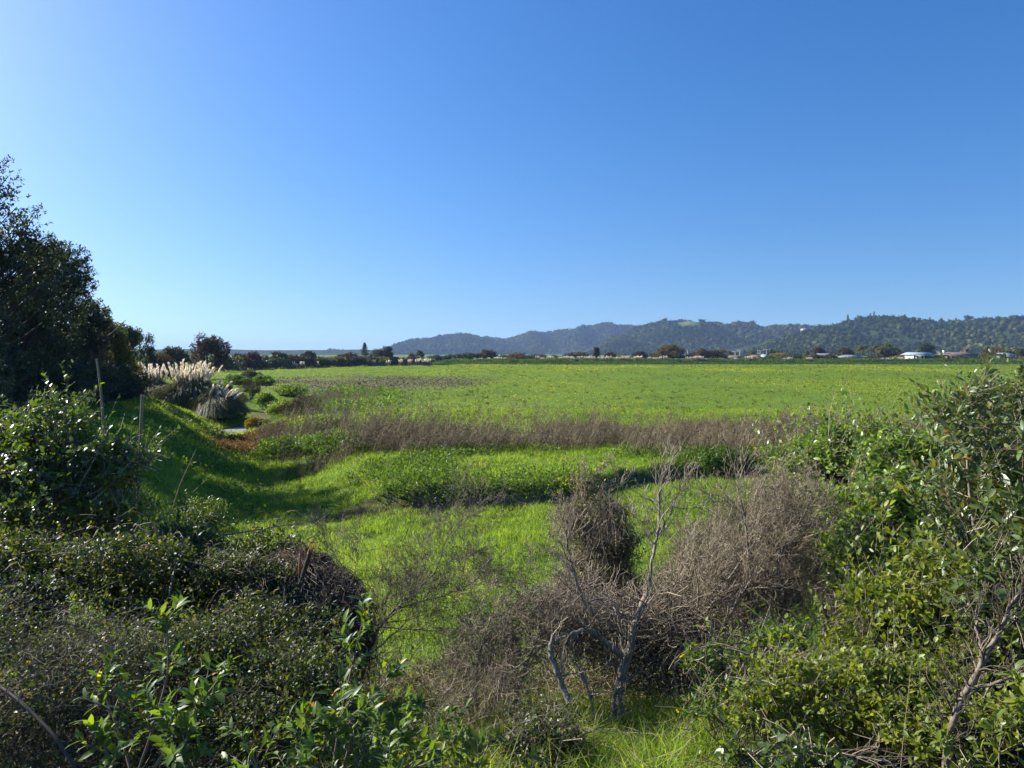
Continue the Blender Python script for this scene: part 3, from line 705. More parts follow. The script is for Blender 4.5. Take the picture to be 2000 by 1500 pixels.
# ------------------------------------------------------------ far trees
def crown_mesh(rng, c, r, n, ll, lobes=16, kind="diamond", shell=.5, rs=(.26, .45), tone=None, flat=-.3):
    E = [(np.array(c, float), np.array(r, float))]
    L = sub_lobes(rng, E, lobes, rs, flat) + [(np.array(c, float), np.array(r, float) * .72)]
    O, D, TL = twigs_in(rng, L, n, ll * 1.5, shell, .8, .25)
    lobtone = fbm(O[:, 0] * 3 / max(r), O[:, 2] * 3 / max(r), int(rng.integers(999)), 2)
    rf = lambda P, k: np.clip(lobtone[k] * .9 - .1 + rng.uniform(-.25, .25, len(k)), 0, 1)
    return leafy(rng, O, D, TL, 4, ll, ll * .6, kind, rndf=rf)
def far_tree(name, label, px, top, w, d, mat, seed, kind="dome", base=None, group=None, cat="tree", ll=None, n=None, trunkfrac=.25, x=None, depth=1.0, lobes=16):
    rng = R0(seed)
    X = (px - 1000) / F * d; z0 = float(G(X, d)); z1 = EYE + (HZ - top) / F * d
    H = z1 - z0; rx = w / 2 / F * d * (1.15 if kind == "dome" and d > 90 else 1)
    t = thing(name, label, cat, (X, d, z0), group)
    ll = ll or max(.16, .0026 * d)
    if kind == "dome":
        rz = H * (1 - trunkfrac) / 2; c = (X, d, z1 - rz)
        if trunkfrac < .2: rz *= 1.22; c = (X, d, z1 - rz)
        n = n or int(np.clip(rx * rz * 55 / ll ** 1.2 * .8, 500, 6000))
        crown_mesh(rng, c, (rx, rx * depth, rz), n, ll, lobes).obj("crown", mat, t)
        g = grow(rng, [(X, d, z0 - .1)], [(0, 0, 1)], H * .5, max(.06, H * .028), [(5, .7, .6, .6), (4, .6, .6, .6)], .3, .1)
        skeleton(g, rng, (6, 4, 3)).obj("trunk", "far_bark", t)
    elif kind == "bare":
        g = grow(rng, [(X, d, z0 - .1)], [(0, 0, 1)], H * .34, H * .03, [(6, .78, .55, .62), (6, .72, .55, .6), (6, .6, .6, .6), (6, .6, .6, .6)], .35, .12, 5)
        mb = skeleton(g[:2], rng, (6, 4)); mb.obj("trunk", "far_bark", t)
        tw = skeleton(g[2:], rng, (3, 3, 3), rmin=.00042 * d)
        V = np.concatenate(tw.v)   # fit the twigs' spread to the outline
        tw.obj("crown", mat, t)
    elif kind == "conifer":
        nb = 26; zz = np.repeat(np.linspace(.12, .98, nb), 7); m = len(zz)
        th = rng.uniform(0, 2 * np.pi, m); L = rx * 1.5 * (1.03 - zz) * rng.uniform(.6, 1.1, m) * (1 + .35 * (np.arange(m) // 7 % 2))
        A = np.stack([X + 0 * th, d + 0 * th, z0 + zz * H], 1); Dd = norm(np.stack([np.cos(th), np.sin(th), .22 + 0 * th], 1))
        leafy(rng, A, Dd, L, 12, .45, .22, "diamond", t0=.2).obj("crown", mat, t)
        line([(X, d, z0), (X, d, z0 + H * .97)], [H * .02, .02]).obj("trunk", "far_bark", t)
    elif kind == "cone":
        zz = rng.uniform(0.02, 1, 900) ** 1.2; th = rng.uniform(0, 2 * np.pi, 900); L = rx * (1 - zz) ** .8 * rng.uniform(.6, 1, 900)
        A = np.stack([X + L * np.cos(th) * .6, d + L * np.sin(th) * .6, z0 + zz * H], 1)
        leafy(rng, A, norm(np.stack([np.cos(th), np.sin(th), .9 + 0 * th], 1)), np.full(900, ll), 4, ll, ll * .5, "diamond").obj("crown", mat, t)
        line([(X, d, z0), (X, d, z0 + H * .9)], [H * .025, .02]).obj("trunk", "far_bark", t)
    elif kind == "palm":
        line([(X, d, z0), (X + .15, d, z0 + H * .5), (X + .1, d, z0 + H * .78)], [.28, .2, .17], rng=rng).obj("trunk", "far_bark", t)
        m = 26; th = rng.uniform(0, 2 * np.pi, m); el = rng.uniform(-.15, 1.3, m); L = H * .36
        C = np.array([X + .1, d, z0 + H * .78]); Dd = np.stack([np.cos(th) * np.cos(el), np.sin(th) * np.cos(el), np.sin(el)], 1)
        A = np.tile(C, (m, 1)); B = A + Dd * L - np.array([0, 0, .35 * L])
        P = curve(A, B, 8, np.tile([[0, 0, .3 * L]], (m, 1)), rng)
        mb = tubes(P, np.full((m, 8), .04), rng.uniform(0, 1, m))
        Q = P[:, 1:].reshape(-1, 3); T = norm(np.gradient(P, axis=1))[:, 1:].reshape(-1, 3)
        for s in (-1, 1):
            for q in range(3):
                S = norm(np.cross(T, [0, 0, 1.0])) * s
                mb.merge(leaves(Q + T * q * L / 24, norm(S + T * .8 - np.array([0, 0, .5])), np.tile([[0, 0, 1.0]], (len(Q), 1)), L * .3, .12, rng.uniform(0, 1, len(Q)), "diamond"))
        mb.obj("fronds", mat, t)
    return t
TL, TO, TR, TG, TY = "tree_leaf", "tree_leaf_olive", "tree_leaf_red", "tree_leaf_orange", "tree_leaf_yellow"
FT = [  # name, label, px, top, width, distance, material, kind
 ("leafy_tree", "small dark blob-topped tree standing just right of the yellowish tree", 285, 650, 44, 62, TL, "dome"),
 ("leafy_tree", "dark evergreen behind the white pampas plumes, left of the bare tree", 333, 674, 56, 108, TL, "dome"),
 ("bare_tree", "tall leafless tree with fine twigs beside the reddish round tree", 374, 648, 52, 124, "twig", "bare"),
 ("reddish_tree", "big reddish brown rounded tree, tallest of the left tree line", 405, 653, 68, 112, TR, "dome"),
 ("dark_shrub", "low dark green shrub under the right side of the reddish tree", 438, 697, 50, 150, TL, "dome"),
 ("brown_bush", "wide brown bush between the pampas plumes and the bare tree at far left", 312, 690, 60, 96, TR, "dome"),
 ("leafy_tree", "small dark round tree right of the big reddish tree", 461, 692, 26, 170, TL, "dome"),
 ("brown_bush", "broad brown bush with a paler bare top", 487, 690, 44, 172, TR, "dome"),
 ("leafy_tree", "dark crown poking above the broad brown bush", 499, 688, 22, 180, TL, "dome"),
 ("bare_tree", "pale leafless tree behind the brown bushes", 516, 690, 34, 196, "twig", "bare"),
 ("flat_topped_tree", "dark flat-topped tree with a shelf-like left branch", 543, 688, 34, 186, TL, "dome"),
 ("brown_bush", "brown rounded bush between two dark flat-topped trees", 572, 693, 40, 190, TR, "dome"),
 ("flat_topped_tree", "dark mushroom-shaped tree above the plumes of the hedge", 602, 687, 28, 196, TL, "dome"),
 ("olive_bush", "low olive hedge bush right of the mushroom-shaped tree", 630, 697, 40, 205, TO, "dome"),
 ("bare_tree", "faint grey leafless tree far behind the hedge", 640, 689, 30, 300, "twig", "bare"),
 ("olive_bush", "pale olive bush at the foot of the straggly bare tree", 655, 697, 40, 212, TO, "dome"),
 ("bare_tree", "straggly bare tree leaning over the hedge left of the lone conifer", 688, 682, 40, 218, "twig", "bare"),
 ("brown_bush", "brown hedge bush below the straggly bare tree", 686, 691, 46, 222, TR, "dome"),
 ("norfolk_pine", "lone tiered conifer standing above the hedge left of the hills", 712, 670, 20, 262, TL, "conifer"),
 ("dark_shrub", "low dark hedge shrub beneath the lone conifer", 722, 696, 34, 228, TL, "dome"),
 ("leafy_tree", "dark green tree left half of the pair right of the conifer", 738, 684, 34, 238, TL, "dome"),
 ("leafy_tree", "tall dark rounded tree just left of where the hills begin", 753, 675, 28, 236, TL, "dome"),
 ("bare_tree", "brown leafless tree in front of the left end of the hills", 781, 688, 34, 240, "twig", "bare"),
 ("orange_tree", "small rusty bush beside the brown leafless tree", 806, 692, 16, 262, TG, "dome"),
 ("leafy_tree", "small open dark tree above the white plumes", 820, 686, 14, 268, TL, "dome"),
 ("dark_shrub", "low dark trees in a row at the foot of the blue hill", 850, 695, 30, 330, TL, "dome"),
 ("dark_shrub", "second low dark clump at the foot of the blue hill", 880, 694, 26, 325, TL, "dome"),
 ("leafy_tree", "little dark round tree left of the wide dark tree", 893, 692, 14, 300, TL, "dome"),
 ("leafy_tree", "wide dark tree in front of the lowest dip of the blue hill", 916, 690, 27, 300, TL, "dome"),
 ("leafy_tree", "narrow dark tree left of the russet tree", 936, 691, 12, 300, TL, "dome"),
 ("russet_tree", "tall russet tree with a ragged top below the blue hill", 954, 684, 26, 310, TR, "dome"),
 ("olive_bush", "small olive bush between the russet tree and the orange dome", 983, 694, 18, 295, TO, "dome"),
 ("orange_tree", "rounded orange brown tree, first of the autumn trees", 1013, 690, 32, 292, TG, "dome"),
 ("brown_bush", "flat brown bush right of the rounded orange brown tree", 1048, 694, 40, 300, TR, "dome"),
 ("dark_shrub", "low dark clump between the brown bush and the dark dome", 1082, 696, 26, 310, TL, "dome"),
 ("leafy_tree", "wide dark green dome tree left of the pointed conifer", 1125, 689, 46, 300, TL, "dome"),
 ("pointed_conifer", "small dark pointed conifer standing alone before the hill", 1165, 682, 11, 290, TL, "cone"),
 ("brown_bush", "brown bush just right of the pointed conifer", 1194, 688, 20, 300, TR, "dome"),
 ("dark_shrub", "dark clump behind the plumes right of the pointed conifer", 1222, 695, 26, 300, TL, "dome"),
 ("russet_tree", "reddish bare-topped bush left of the big olive orange tree", 1250, 688, 26, 296, TR, "dome"),
 ("olive_bush", "small olive tree touching the big olive orange tree", 1278, 690, 16, 292, TO, "dome"),
 ("orange_tree", "biggest olive orange rounded tree of the far tree line", 1311, 676, 52, 288, TG, "dome"),
 ("brown_bush", "greyish bush between the power pole and the rust red trees", 1354, 690, 24, 296, TR, "dome"),
 ("russet_tree", "rust red tree, taller left half of a pair", 1371, 681, 22, 292, TG, "dome"),
 ("russet_tree", "wide rust brown tree, lower right half of a pair", 1394, 686, 36, 292, TR, "dome"),
 ("olive_bush", "weeping yellow green bush right of the pale blue shed", 1521, 690, 36, 292, TY, "dome"),
 ("dark_shrub", "dark scrub behind the weeping yellow green bush", 1508, 685, 30, 315, TL, "dome"),
 ("dark_shrub", "dark low trees left of the reddish twiggy tree", 1550, 692, 40, 320, TL, "dome"),
 ("russet_tree", "reddish twiggy tree behind the grey roof", 1598, 679, 21, 310, TR, "dome"),
 ("brown_bush", "brown hedge in front of the grey roof", 1620, 694, 24, 290, TR, "dome"),
 ("russet_tree", "reddish twiggy tree left of the tall palms", 1652, 679, 24, 310, TR, "dome"),
 ("dark_shrub", "dense dark scrub between the two reddish twiggy trees", 1634, 691, 22, 300, TL, "dome"),
 ("leafy_tree", "dark bushy tree between the palms and the white house", 1742, 680, 34, 300, TL, "dome"),
 ("brown_bush", "brownish garden bush left of the white house", 1768, 688, 24, 296, TR, "dome"),
 ("leafy_tree", "dark dome tree directly behind the white house roof", 1807, 672, 30, 320, TL, "dome"),
 ("dark_shrub", "dark hedge between the white house and the brown house", 1836, 691, 26, 292, TL, "dome"),
 ("bare_tree", "big grey leafless tree behind the brown roofed house", 1882, 656, 66, 318, "twig", "bare"),
 ("bare_tree", "brown leafless tree right of the brown roofed house", 1932, 665, 46, 318, "twig", "bare"),
 ("orange_tree", "rusty orange round tree near the right edge of the tree line", 1948, 678, 40, 300, TG, "dome"),
 ("brown_bush", "low brown garden hedge below the rusty orange tree", 1936, 691, 40, 290, TR, "dome"),
 ("olive_bush", "olive green tree at the right end of the houses", 1990, 677, 30, 305, TO, "dome"),
 ("leafy_tree", "dark tree past the right end of the houses", 2030, 676, 44, 310, TL, "dome"),
]
for i, (nm, lb, px, top, w, d, mt, kd) in enumerate(FT):
    far_tree(nm, lb, px, top, w, d, mt, 900 + i, kd, trunkfrac=.30 if nm == "flat_topped_tree" else .1, lobes=22 if mt == TR else 16)
for i, (px, top, lb) in enumerate([(1412, 683, "spiky palm beside the wide rust brown tree"), (1424, 686, "shorter palm left of the white walled houses"), (1468, 686, "palm between the two white walled houses"), (1574, 686, "small palm left of the grey roof"), (1588, 689, "shortest palm hard against the grey roof"), (1683, 675, "tallest palm with a clear trunk, left end of the palm grove"),
        (1700, 681, "low palm right of the tallest palm"), (1712, 676, "palm in the middle of the grove with drooping fronds"), (1722, 678, "thin palm in the middle of the palm grove"), (1730, 671, "broad palm at the top right of the grove"), (1752, 683, "palm at the right end of the palm grove")]):
    far_tree("palm_tree", lb, px, top, 16, 296 + (i * 7) % 13, TO, 1500 + i, "palm")
rng = R0(1400)
fl = "dark scrub filling the foot of the left hedge line"
for i, px in enumerate(range(432, 850, 15)):
    d = float(np.interp(px, [430, 600, 745, 860], [160, 196, 236, 262])) + rng.uniform(-3, 4)
    far_tree("hedge_shrub", fl, px + rng.uniform(-4, 4), (697 if px < 760 else 699) + rng.uniform(-2.5, 3), 30, d, [TL, TR, TO][int(rng.integers(3))], 1401 + i, "dome", trunkfrac=.05, group="scrub at the foot of the left hedge line", n=420, lobes=10)
fl = "low dark scrub in the row behind the far stopbank"
for i, px in enumerate(range(1020, 2080, 24)):
    d = 288 + rng.uniform(-6, 8)
    far_tree("hedge_shrub", fl, px + rng.uniform(-8, 8), 696 + rng.uniform(-2.5, 3), 34, d, [TL, TR, TL, TO][int(rng.integers(4))], 1451 + i, "dome", trunkfrac=.05, group="low scrub behind the far stopbank", n=420, lobes=10)
# trees one can tell apart on the crest of the near hill
for i, (px, top, w, kd, lb) in enumerate([(1656, 615, 9, "cone", "pointed dark tree at the left shoulder of the near hill's crest"), (1700, 612, 8, "conifer", "left of the two tall pines on the very top of the hill"), (1707, 609, 9, "conifer", "right and taller of the two pines on the top of the hill"), (1732, 617, 8, "conifer", "thin pine right of the hilltop pair"),
        (1600, 634, 7, "cone", "small pointed tree beside the ridge house"), (1839, 621, 10, "cone", "pointed tree on the crest above the brown roofed house"), (1867, 622, 6, "cone", "slim pointed tree on the crest above the big grey bare tree"), (1890, 615, 16, "dome", "umbrella shaped tree on the crest near the right"), (1981, 614, 36, "dome", "largest round tree on the crest near the right edge"), (1995, 618, 14, "dome", "airy tree leaning right of the largest crest tree"), (1915, 624, 12, "dome", "small round tree on the crest right of the umbrella shaped tree"), (1786, 627, 22, "dome", "wide low tree in the middle of the near crest")]):
    hz, D, tr = RIDGES["C"]; rng = R0(1700 + i)
    d = D - 4; X = (px - 1000) / F * d; z0 = float(hz(np.array(X), np.array(float(d)))) - 1; z1 = EYE + (HZ - top) / F * d; H = max(z1 - z0, 6); rx = w / 2 / F * d
    t = thing("ridge_tree", lb, "tree", (X, d, z0))
    if kd == "dome":
        crown_mesh(rng, (X, d, z1 - H * .35), (rx, rx, H * .36), 260, 1.6, 12).obj("crown", TL, t)
    else:
        m = 160 if kd == "cone" else 90; zz = rng.uniform(.05, 1, m); th = rng.uniform(0, 2 * np.pi, m); L = rx * (1.02 - zz) * rng.uniform(.6, 1.1, m)
        leafy(rng, np.stack([X + 0 * th, d + 0 * th, z0 + zz * H], 1), norm(np.stack([np.cos(th), np.sin(th), .25 + 0 * th], 1)), L, 5, 1.3, .7, "diamond").obj("crown", TL, t)
    line([(X, d, z0), (X, d, z0 + H * .8)], [.4, .15]).obj("trunk", "far_bark", t)

# ------------------------------------------------------------ the far stopbank's rough grass
rng = R0(21)
n = 26000
x = rng.uniform(-34, 260, n); y = BY(x) + rng.uniform(-2.0, 9, n)
s = rng.uniform(.25, .7, n) * (.6 + .9 * vnoise(x * .35, y * .8, 3))
rr_ = np.clip(.1 + .75 * fbm(x * .12, y * .5, 8, 3) + rng.normal(0, .15, n) - .35 * ((y - BY(x) < 1.2) & (y > BY(x) - 1)), 0, 1)
mb = tufts(rng, x, y, s, 5, "", "", "", "", .9, "diamond", .3); 
mb.r3 = [np.tile(np.repeat(rr_, 5), 2)]
tag(mb.obj("bank_grass", "bank_grass"), "rough green grass and weeds covering the far stopbank", "grass", None, "stuff")

# ------------------------------------------------------------ pampas
def pampas_parts(rng, c, r, h, np_, ph, lean=.25, cols=3, seg=True, single=False, fan=0.0, leafn=900, lw=.022):
    """arching leaves and a fan of plumes"""
    c = np.array(c, float)
    th = rng.uniform(0, 2 * np.pi, leafn); q = rng.uniform(.2, 1.28, leafn) * (1 + .25 * np.sin(3 * th + c[0]))
    A = c + np.stack([np.cos(th) * r * .15, np.sin(th) * r * .15, 0 * th], 1)
    B = c + np.stack([np.cos(th) * r * q, np.sin(th) * r * q, h * .45 * np.maximum(1.05 - q, .02) * rng.uniform(.3, 1.5, leafn)], 1)
    P = curve(A, B, 5, np.stack([0 * th, 0 * th, h * .45 * rng.uniform(.6, 1.1, leafn)], 1), rng, .01)
    fo = tubes(P, np.linspace(1, .3, 5)[None] * np.full((leafn, 1), lw), rng.uniform(0, 1, leafn))
    plumes = []
    for k in range(np_):
        a = rng.uniform(0, 2 * np.pi); e = rng.uniform(.1, 1) * lean
        d0 = norm(np.array([math.cos(a) * e + fan, math.sin(a) * e, 1.0]))
        hh = h * rng.uniform(.72, 1.0)
        b = c + np.array([math.cos(a), math.sin(a), 0]) * r * .3 * rng.uniform(0, 1) + d0 * (hh - ph)
        tipd = norm(d0 + np.array([.10 + .5 * fan, 0, 0]))
        m = 46 if not single else 14
        t = rng.uniform(0, 1, m); w = ph * .085 * np.sin(np.pi * np.clip(t * .9 + .08, 0, 1)) ** .7
        rd = rng.normal(0, 1, (m, 3)); rd = norm(rd - (rd @ tipd)[:, None] * tipd)
        Q = b + tipd * (t * ph * .8)[:, None]
        D = norm(tipd * 2.2 + rd * .55)
        mb = leaves(Q + rd * w[:, None] * .4, D, rdir(rng, m), ph * .3 * rng.uniform(.7, 1.2, m), ph * (.075 if not single else .22), rng.uniform(0, 1, m), "diamond", .1, .05)
        mb.merge(tubes(np.stack([c + (b - c) * .35, b, b + tipd * ph * .7])[None], np.array([[.010, .008, .004]]) * (1 if not single else 3), np.array([.2])))
        plumes.append(mb)
    return fo, plumes
BIGP = [(-22.6, 50.0, 2.55, 3.35, 60, .8, .42, 0.00, "big dense pampas clump with the tallest white plumes at the gully head"),
        (-26.2, 51.5, 2.1, 3.3, 38, .8, .40, -.10, "pampas clump at the left whose plumes lean into the dark trees"),
        (-20.4, 48.6, 1.9, 2.35, 15, .85, .50, .45, "lower pampas clump at the right whose plumes droop sideways")]
for j, (x, y, r, h, n_, ph, ln, fan, lb) in enumerate(BIGP):
    rng = R0(400 + j); z = float(G(x, y))
    h = h + .3 if j == 2 else EYE - 12 / F * y - z + (0 if j == 0 else -.15)
    t = thing("pampas_clump", lb, "pampas grass", (x, y, z), "pampas clumps at the head of the gully")
    fo, pl = pampas_parts(rng, (x, y, z), r, h, n_, ph, ln, fan=fan, leafn=2600)
    fo.obj("foliage", "pampas_leaf", t)
    for p in pl: p.obj("plume", "plume", t)
protos = []
def far_pampas(px, top, d, n_, seed, lb, grp, w=1.4, hh=None):
    rng = R0(seed); x = (px - 1000) / F * d; z = float(G(x, d)); h = max(EYE + (HZ - top) / F * d - z, 1.0); h = max(h, 1.75) if d > 250 else h + .5
    t = thing("pampas_clump", lb, "pampas grass", (x, d, z), grp)
    fo, pl = pampas_parts(rng, (x, d, z), w, h, n_, h * .42, .5, single=True, leafn=140, lw=.05)
    fo.obj("foliage", "pampas_leaf", t)
    mb = MB()
    for p in pl: mb.merge(p)
    mb.obj("plumes", "plume", t)
    return t
G1 = "pampas plumes along the left hedge line"
for j, (px, top, d, n_, lb) in enumerate([(453, 704, 166, 9, "white plumes in front of the small dark round tree"), (466, 707, 164, 7, "low leaning plumes right of the small dark round tree"), (520, 707, 176, 14, "rounded fluffy clump of plumes at the foot of the broad brown bush"), (508, 712, 174, 4, "thin low plumes left of the rounded fluffy clump"),
      (563, 713, 184, 8, "first of three plume clumps below the brown rounded bush"), (575, 710, 184, 9, "middle plume clump below the brown rounded bush"), (590, 708, 186, 8, "tallest plume clump below the mushroom-shaped tree"), (621, 707, 192, 3, "few upright plumes alone between the bushes"),
      (730, 704, 226, 10, "plume clump at the foot of the dark trees right of the conifer"), (741, 705, 226, 9, "plume clump right beside the one under the dark trees"), (758, 705, 228, 12, "wide plume clump below the tallest dark tree"), (784, 702, 230, 9, "plume clump below the brown leafless tree"), (800, 703, 232, 12, "plume clump where the stopbank begins"), (815, 701, 232, 14, "densest plume clump near the start of the stopbank"), (828, 701, 232, 14, "plume clump below the small open dark tree"), (838, 702, 232, 8, "last plume clump before the open gap at the foot of the hill")]):
    far_pampas(px, top, d, n_, 450 + j, lb, G1, w=1.1)
rng = R0(470); src = [far_pampas(1225, 700, 258, 18, 471, "white plumed pampas in the row on the far stopbank", "pampas row on the far stopbank", 2.2), far_pampas(1300, 701, 258, 13, 472, "white plumed pampas in the row on the far stopbank", "pampas row on the far stopbank", 2.0), far_pampas(1050, 701, 258, 10, 473, "white plumed pampas in the row on the far stopbank", "pampas row on the far stopbank", 1.8)]
spots = [930, 938, 952, 970, 978, 986, 1058, 1070, 1080, 1094, 1102, 1113, 1120, 1131, 1140, 1148, 1156, 1171, 1180, 1188, 1200, 1208, 1217, 1236, 1243, 1251, 1270, 1276, 1285, 1292, 1345, 1352, 1358, 1364, 1370, 1458, 1466, 1530, 1537, 1544, 1578, 1584, 1722, 1735, 1742, 1758, 1766]
for j, px in enumerate(spots):
    d = 257.5 + rng.uniform(-1.5, 1.5); x = (px + rng.uniform(-2, 2) - 1000) / F * d
    k = rng.uniform(.6, 1.05) * (.72 if px > 1500 or px < 1000 else 1.0)
    copy_thing(src[j % 3], (x, d, float(G(x, d))), rng.uniform(0, 6.28), (k * 1.3, k * 1.3, k))

# ------------------------------------------------------------ houses, sheds, poles beyond the stopbank
def box(x0, x1, y0, y1, z0, z1):
    V = [(x0, y0, z0), (x1, y0, z0), (x1, y1, z0), (x0, y1, z0), (x0, y0, z1), (x1, y0, z1), (x1, y1, z1), (x0, y1, z1)]
    return MB().add(V, None, None, [(0, 3, 2, 1), (4, 5, 6, 7), (0, 1, 5, 4), (1, 2, 6, 5), (2, 3, 7, 6), (3, 0, 4, 7)])
def gable(x0, x1, y0, y1, z0, z1, ov=.5, hip=0.0, along='x'):
    x0 -= ov; x1 += ov; y0 -= ov; y1 += ov; m = (y0 + y1) / 2; hp = hip * (y1 - y0) / 2
    V = [(x0, y0, z0), (x1, y0, z0), (x1, y1, z0), (x0, y1, z0), (x0 + hp, m, z1), (x1 - hp, m, z1), (x0, y0, z0 - .16), (x1, y0, z0 - .16), (x1, y1, z0 - .16), (x0, y1, z0 - .16)]
    return MB().add(V, [(3, 0, 4), (1, 2, 5)], None, [(0, 1, 5, 4), (2, 3, 4, 5), (0, 6, 7, 1), (1, 7, 8, 2), (2, 8, 9, 3), (3, 9, 6, 0), (6, 9, 8, 7)])
def house(label, pxa, pxb, roof, eave, d, wall, roofm, hip=0, wins=4, chim=None, deep=8, group="houses beyond the stopbank", porch=False, z0=None, name="house"):
    xa, xb = (pxa - 1000) / F * d, (pxb - 1000) / F * d
    z0 = float(G((xa + xb) / 2, d)) if z0 is None else z0
    zr, ze = EYE + (HZ - roof) / F * d, EYE + (HZ - eave) / F * d
    if ze - z0 < 2.2: z0 = ze - 2.4
    t = thing(name, label, "house" if name == "house" else name, ((xa + xb) / 2, d, z0), group)
    box(xa + .3, xb - .3, d, d + deep, z0, ze - .02).obj("wall", wall, t)
    gable(xa, xb, d, d + deep, ze, zr, .4, hip).obj("roof", roofm, t)
    W_ = xb - xa
    for i in range(wins):
        cx = xa + W_ * (i + .5 + .12 * math.sin(i * 5 + pxa)) / wins; ww = min(.9, W_ / wins * .3)
        f = box(cx - ww, cx + ww, d - .07, d + .02, ze - 1.75, ze - .45).obj("window", "white_wall", t)
        g_ = box(cx - ww + .1, cx + ww - .1, d - .09, d - .05, ze - 1.65, ze - .55).obj("pane", "dark_glass", None, org=tuple(t.location))
        g_.parent = f; g_.matrix_parent_inverse.identity(); g_.location = (0, 0, 0)
    if chim: 
        cx = (chim - 1000) / F * d
        box(cx - .3, cx + .3, d + 2.0, d + 2.6, ze, zr + .7).obj("chimney", "white_wall", t)
    if porch:
        for cx in (xa - .2, xa + W_ * .33):
            box(cx, cx + .22, d - 2.6, d - 2.38, z0, ze - .3).obj("post", "white_wall", t)
        box(xa - 1.0, xa + W_ * .6, d - 2.8, d - .45, ze - .32, ze - .14).obj("porch_roof", "pale_roof", t)
    return t
house("white house with a pale blue roof and open carport posts", 1783, 1826, 688, 692.5, 284, "white_wall", "pale_roof", 0, 3, porch=True)
house("long brown house with a dark brown hipped roof", 1847, 1911, 687.5, 693, 286, "brown_wall", "brown_roof", .7, 6, chim=1850)
house("pale grey roofed house seen between the reddish trees and the palms", 1648, 1684, 693, 697.5, 284, "cream_wall", "grey_roof", .6, 3)
house("grey roofed house behind the brown hedge", 1597, 1632, 690, 695, 300, "cream_wall", "grey_roof", .4, 3)
house("small white house with a low brown roof left of the power poles", 1428, 1452, 694, 698, 284, "white_wall", "brown_roof", .2, 3)
house("white house with a reddish roof right of the palm", 1473, 1491, 693, 697.5, 288, "white_wall", "brown_roof", .2, 2)
house("pale blue shed with a steep roof beside the weeping bush", 1493, 1501, 692, 697, 286, "blue_wall", "pale_roof", 0, 1, deep=4)
house("white gabled house half hidden by the right end bushes", 1960, 1984, 689, 694, 290, "cream_wall", "pale_roof", .1, 2)
house("tiny white hut in front of the blue hill's foot", 1073, 1080, 695.5, 698.5, 300, "white_wall", "pale_roof", 0, 1, deep=3)
house("low pale glasshouse roof behind the plumes", 1325, 1346, 700.5, 701.8, 268, "pale_metal", "pale_roof", 0, 2, name="shed")
house("low pale shed behind the rust red trees", 1385, 1402, 700, 701.6, 268, "pale_metal", "pale_roof", 0, 2, name="shed")
def ridge_house(label, R_, px0, px1, top, bot, off, wall="white_wall", roofm="grey_roof", n=3):
    hz, D, tr = RIDGES[R_]; d = D - off
    z0 = EYE + (HZ - bot) / F * d
    zz = float(hz(np.array((px0 + px1) / 2 - 1000) / F * d, np.array(float(d))))
    house(label, px0, px1, top, top + (bot - top) * .35, d, wall, roofm, .3, n, deep=10, group="houses on the hill", z0=max(min(zz, z0), EYE + (HZ - top - (bot - top) * .35) / F * d - 4.0))
ridge_house("long white building on the middle hill, left of two", "B", 1464, 1479, 653, 656, 130, n=4, roofm="white_wall")
ridge_house("long white building on the middle hill, right of two", "B", 1487, 1503, 653, 656, 130, n=4, roofm="white_wall")
ridge_house("white house at the lower edge of the hill's green clearing", "B", 1358, 1366, 645, 648, 90)
ridge_house("tiny pale house hidden in bush left of the clearing", "B", 1232, 1238, 656, 658, 40, "cream_wall")
ridge_house("white house at the left end of the near crest", "C", 1568, 1579, 640.5, 643.5, 8, "cream_wall")
ridge_house("cream house on the near crest right of the small pointed tree", "C", 1607, 1619, 635, 639.5, 4, "cream_wall")
ridge_house("pale house just below the left shoulder tree of the near crest", "C", 1657, 1668, 624, 628, 6)
ridge_house("white house left of the two hilltop pines", "C", 1676, 1684, 620.5, 625.5, 6)
ridge_house("low house among trees right of the hilltop pines", "C", 1738, 1752, 624, 628, 6, "cream_wall")
def pole(px, top, d, lb, arms=1, base=None):
    x = (px - 1000) / F * d; z0 = float(G(x, d)); z1 = EYE + (HZ - top) / F * d
    t = thing("power_pole", lb, "power pole", (x, d, z0), "power poles beyond the stopbank")
    line([(x, d, z0), (x, d, z1)], [.19, .14], K=4).obj("mast", "pale_concrete", t)
    for a in range(arms):
        z = z1 - .35 - a * 1.1
        box(x - 1.3, x + 1.3, d - .2, d - .08, z, z + .16).obj("crossarm", "pale_concrete", t)
        for q in (-1.15, -.5, .5, 1.15):
            line([(x + q, d - .14, z + .16), (x + q, d - .14, z + .42)], [.07, .05], K=3).obj("insulator", "white_wall", t)
for a in [(1343, 683, 300, "power pole right of the biggest olive orange tree", 1), (1436, 686, 310, "thin power pole above the small white house", 1), (1445, 683, 300, "taller power pole right above the small white house", 1), (1485, 684, 295, "power pole with spread arms between the houses", 2), (1497, 682, 300, "power pole just above the pale blue shed", 1)]:
    pole(*a)
# fence post on the paddock's near left
for j, (px, d, h, lb) in enumerate([(478.5, 112, 1.5, "dark wooden fence post above the gully bushes"), (474, 113, 1.0, "short thin post just left of the dark fence post")]):
    x = (px - 1000) / F * d; z = float(G(x, d)); t = line([(x, d, z - .1), (x + .05, d, z + h)], [.10, .09] if j == 0 else [.05, .05], K=4).obj("fence_post", "timber", None, org=(x, d, z))
    tag(t, lb, "post")

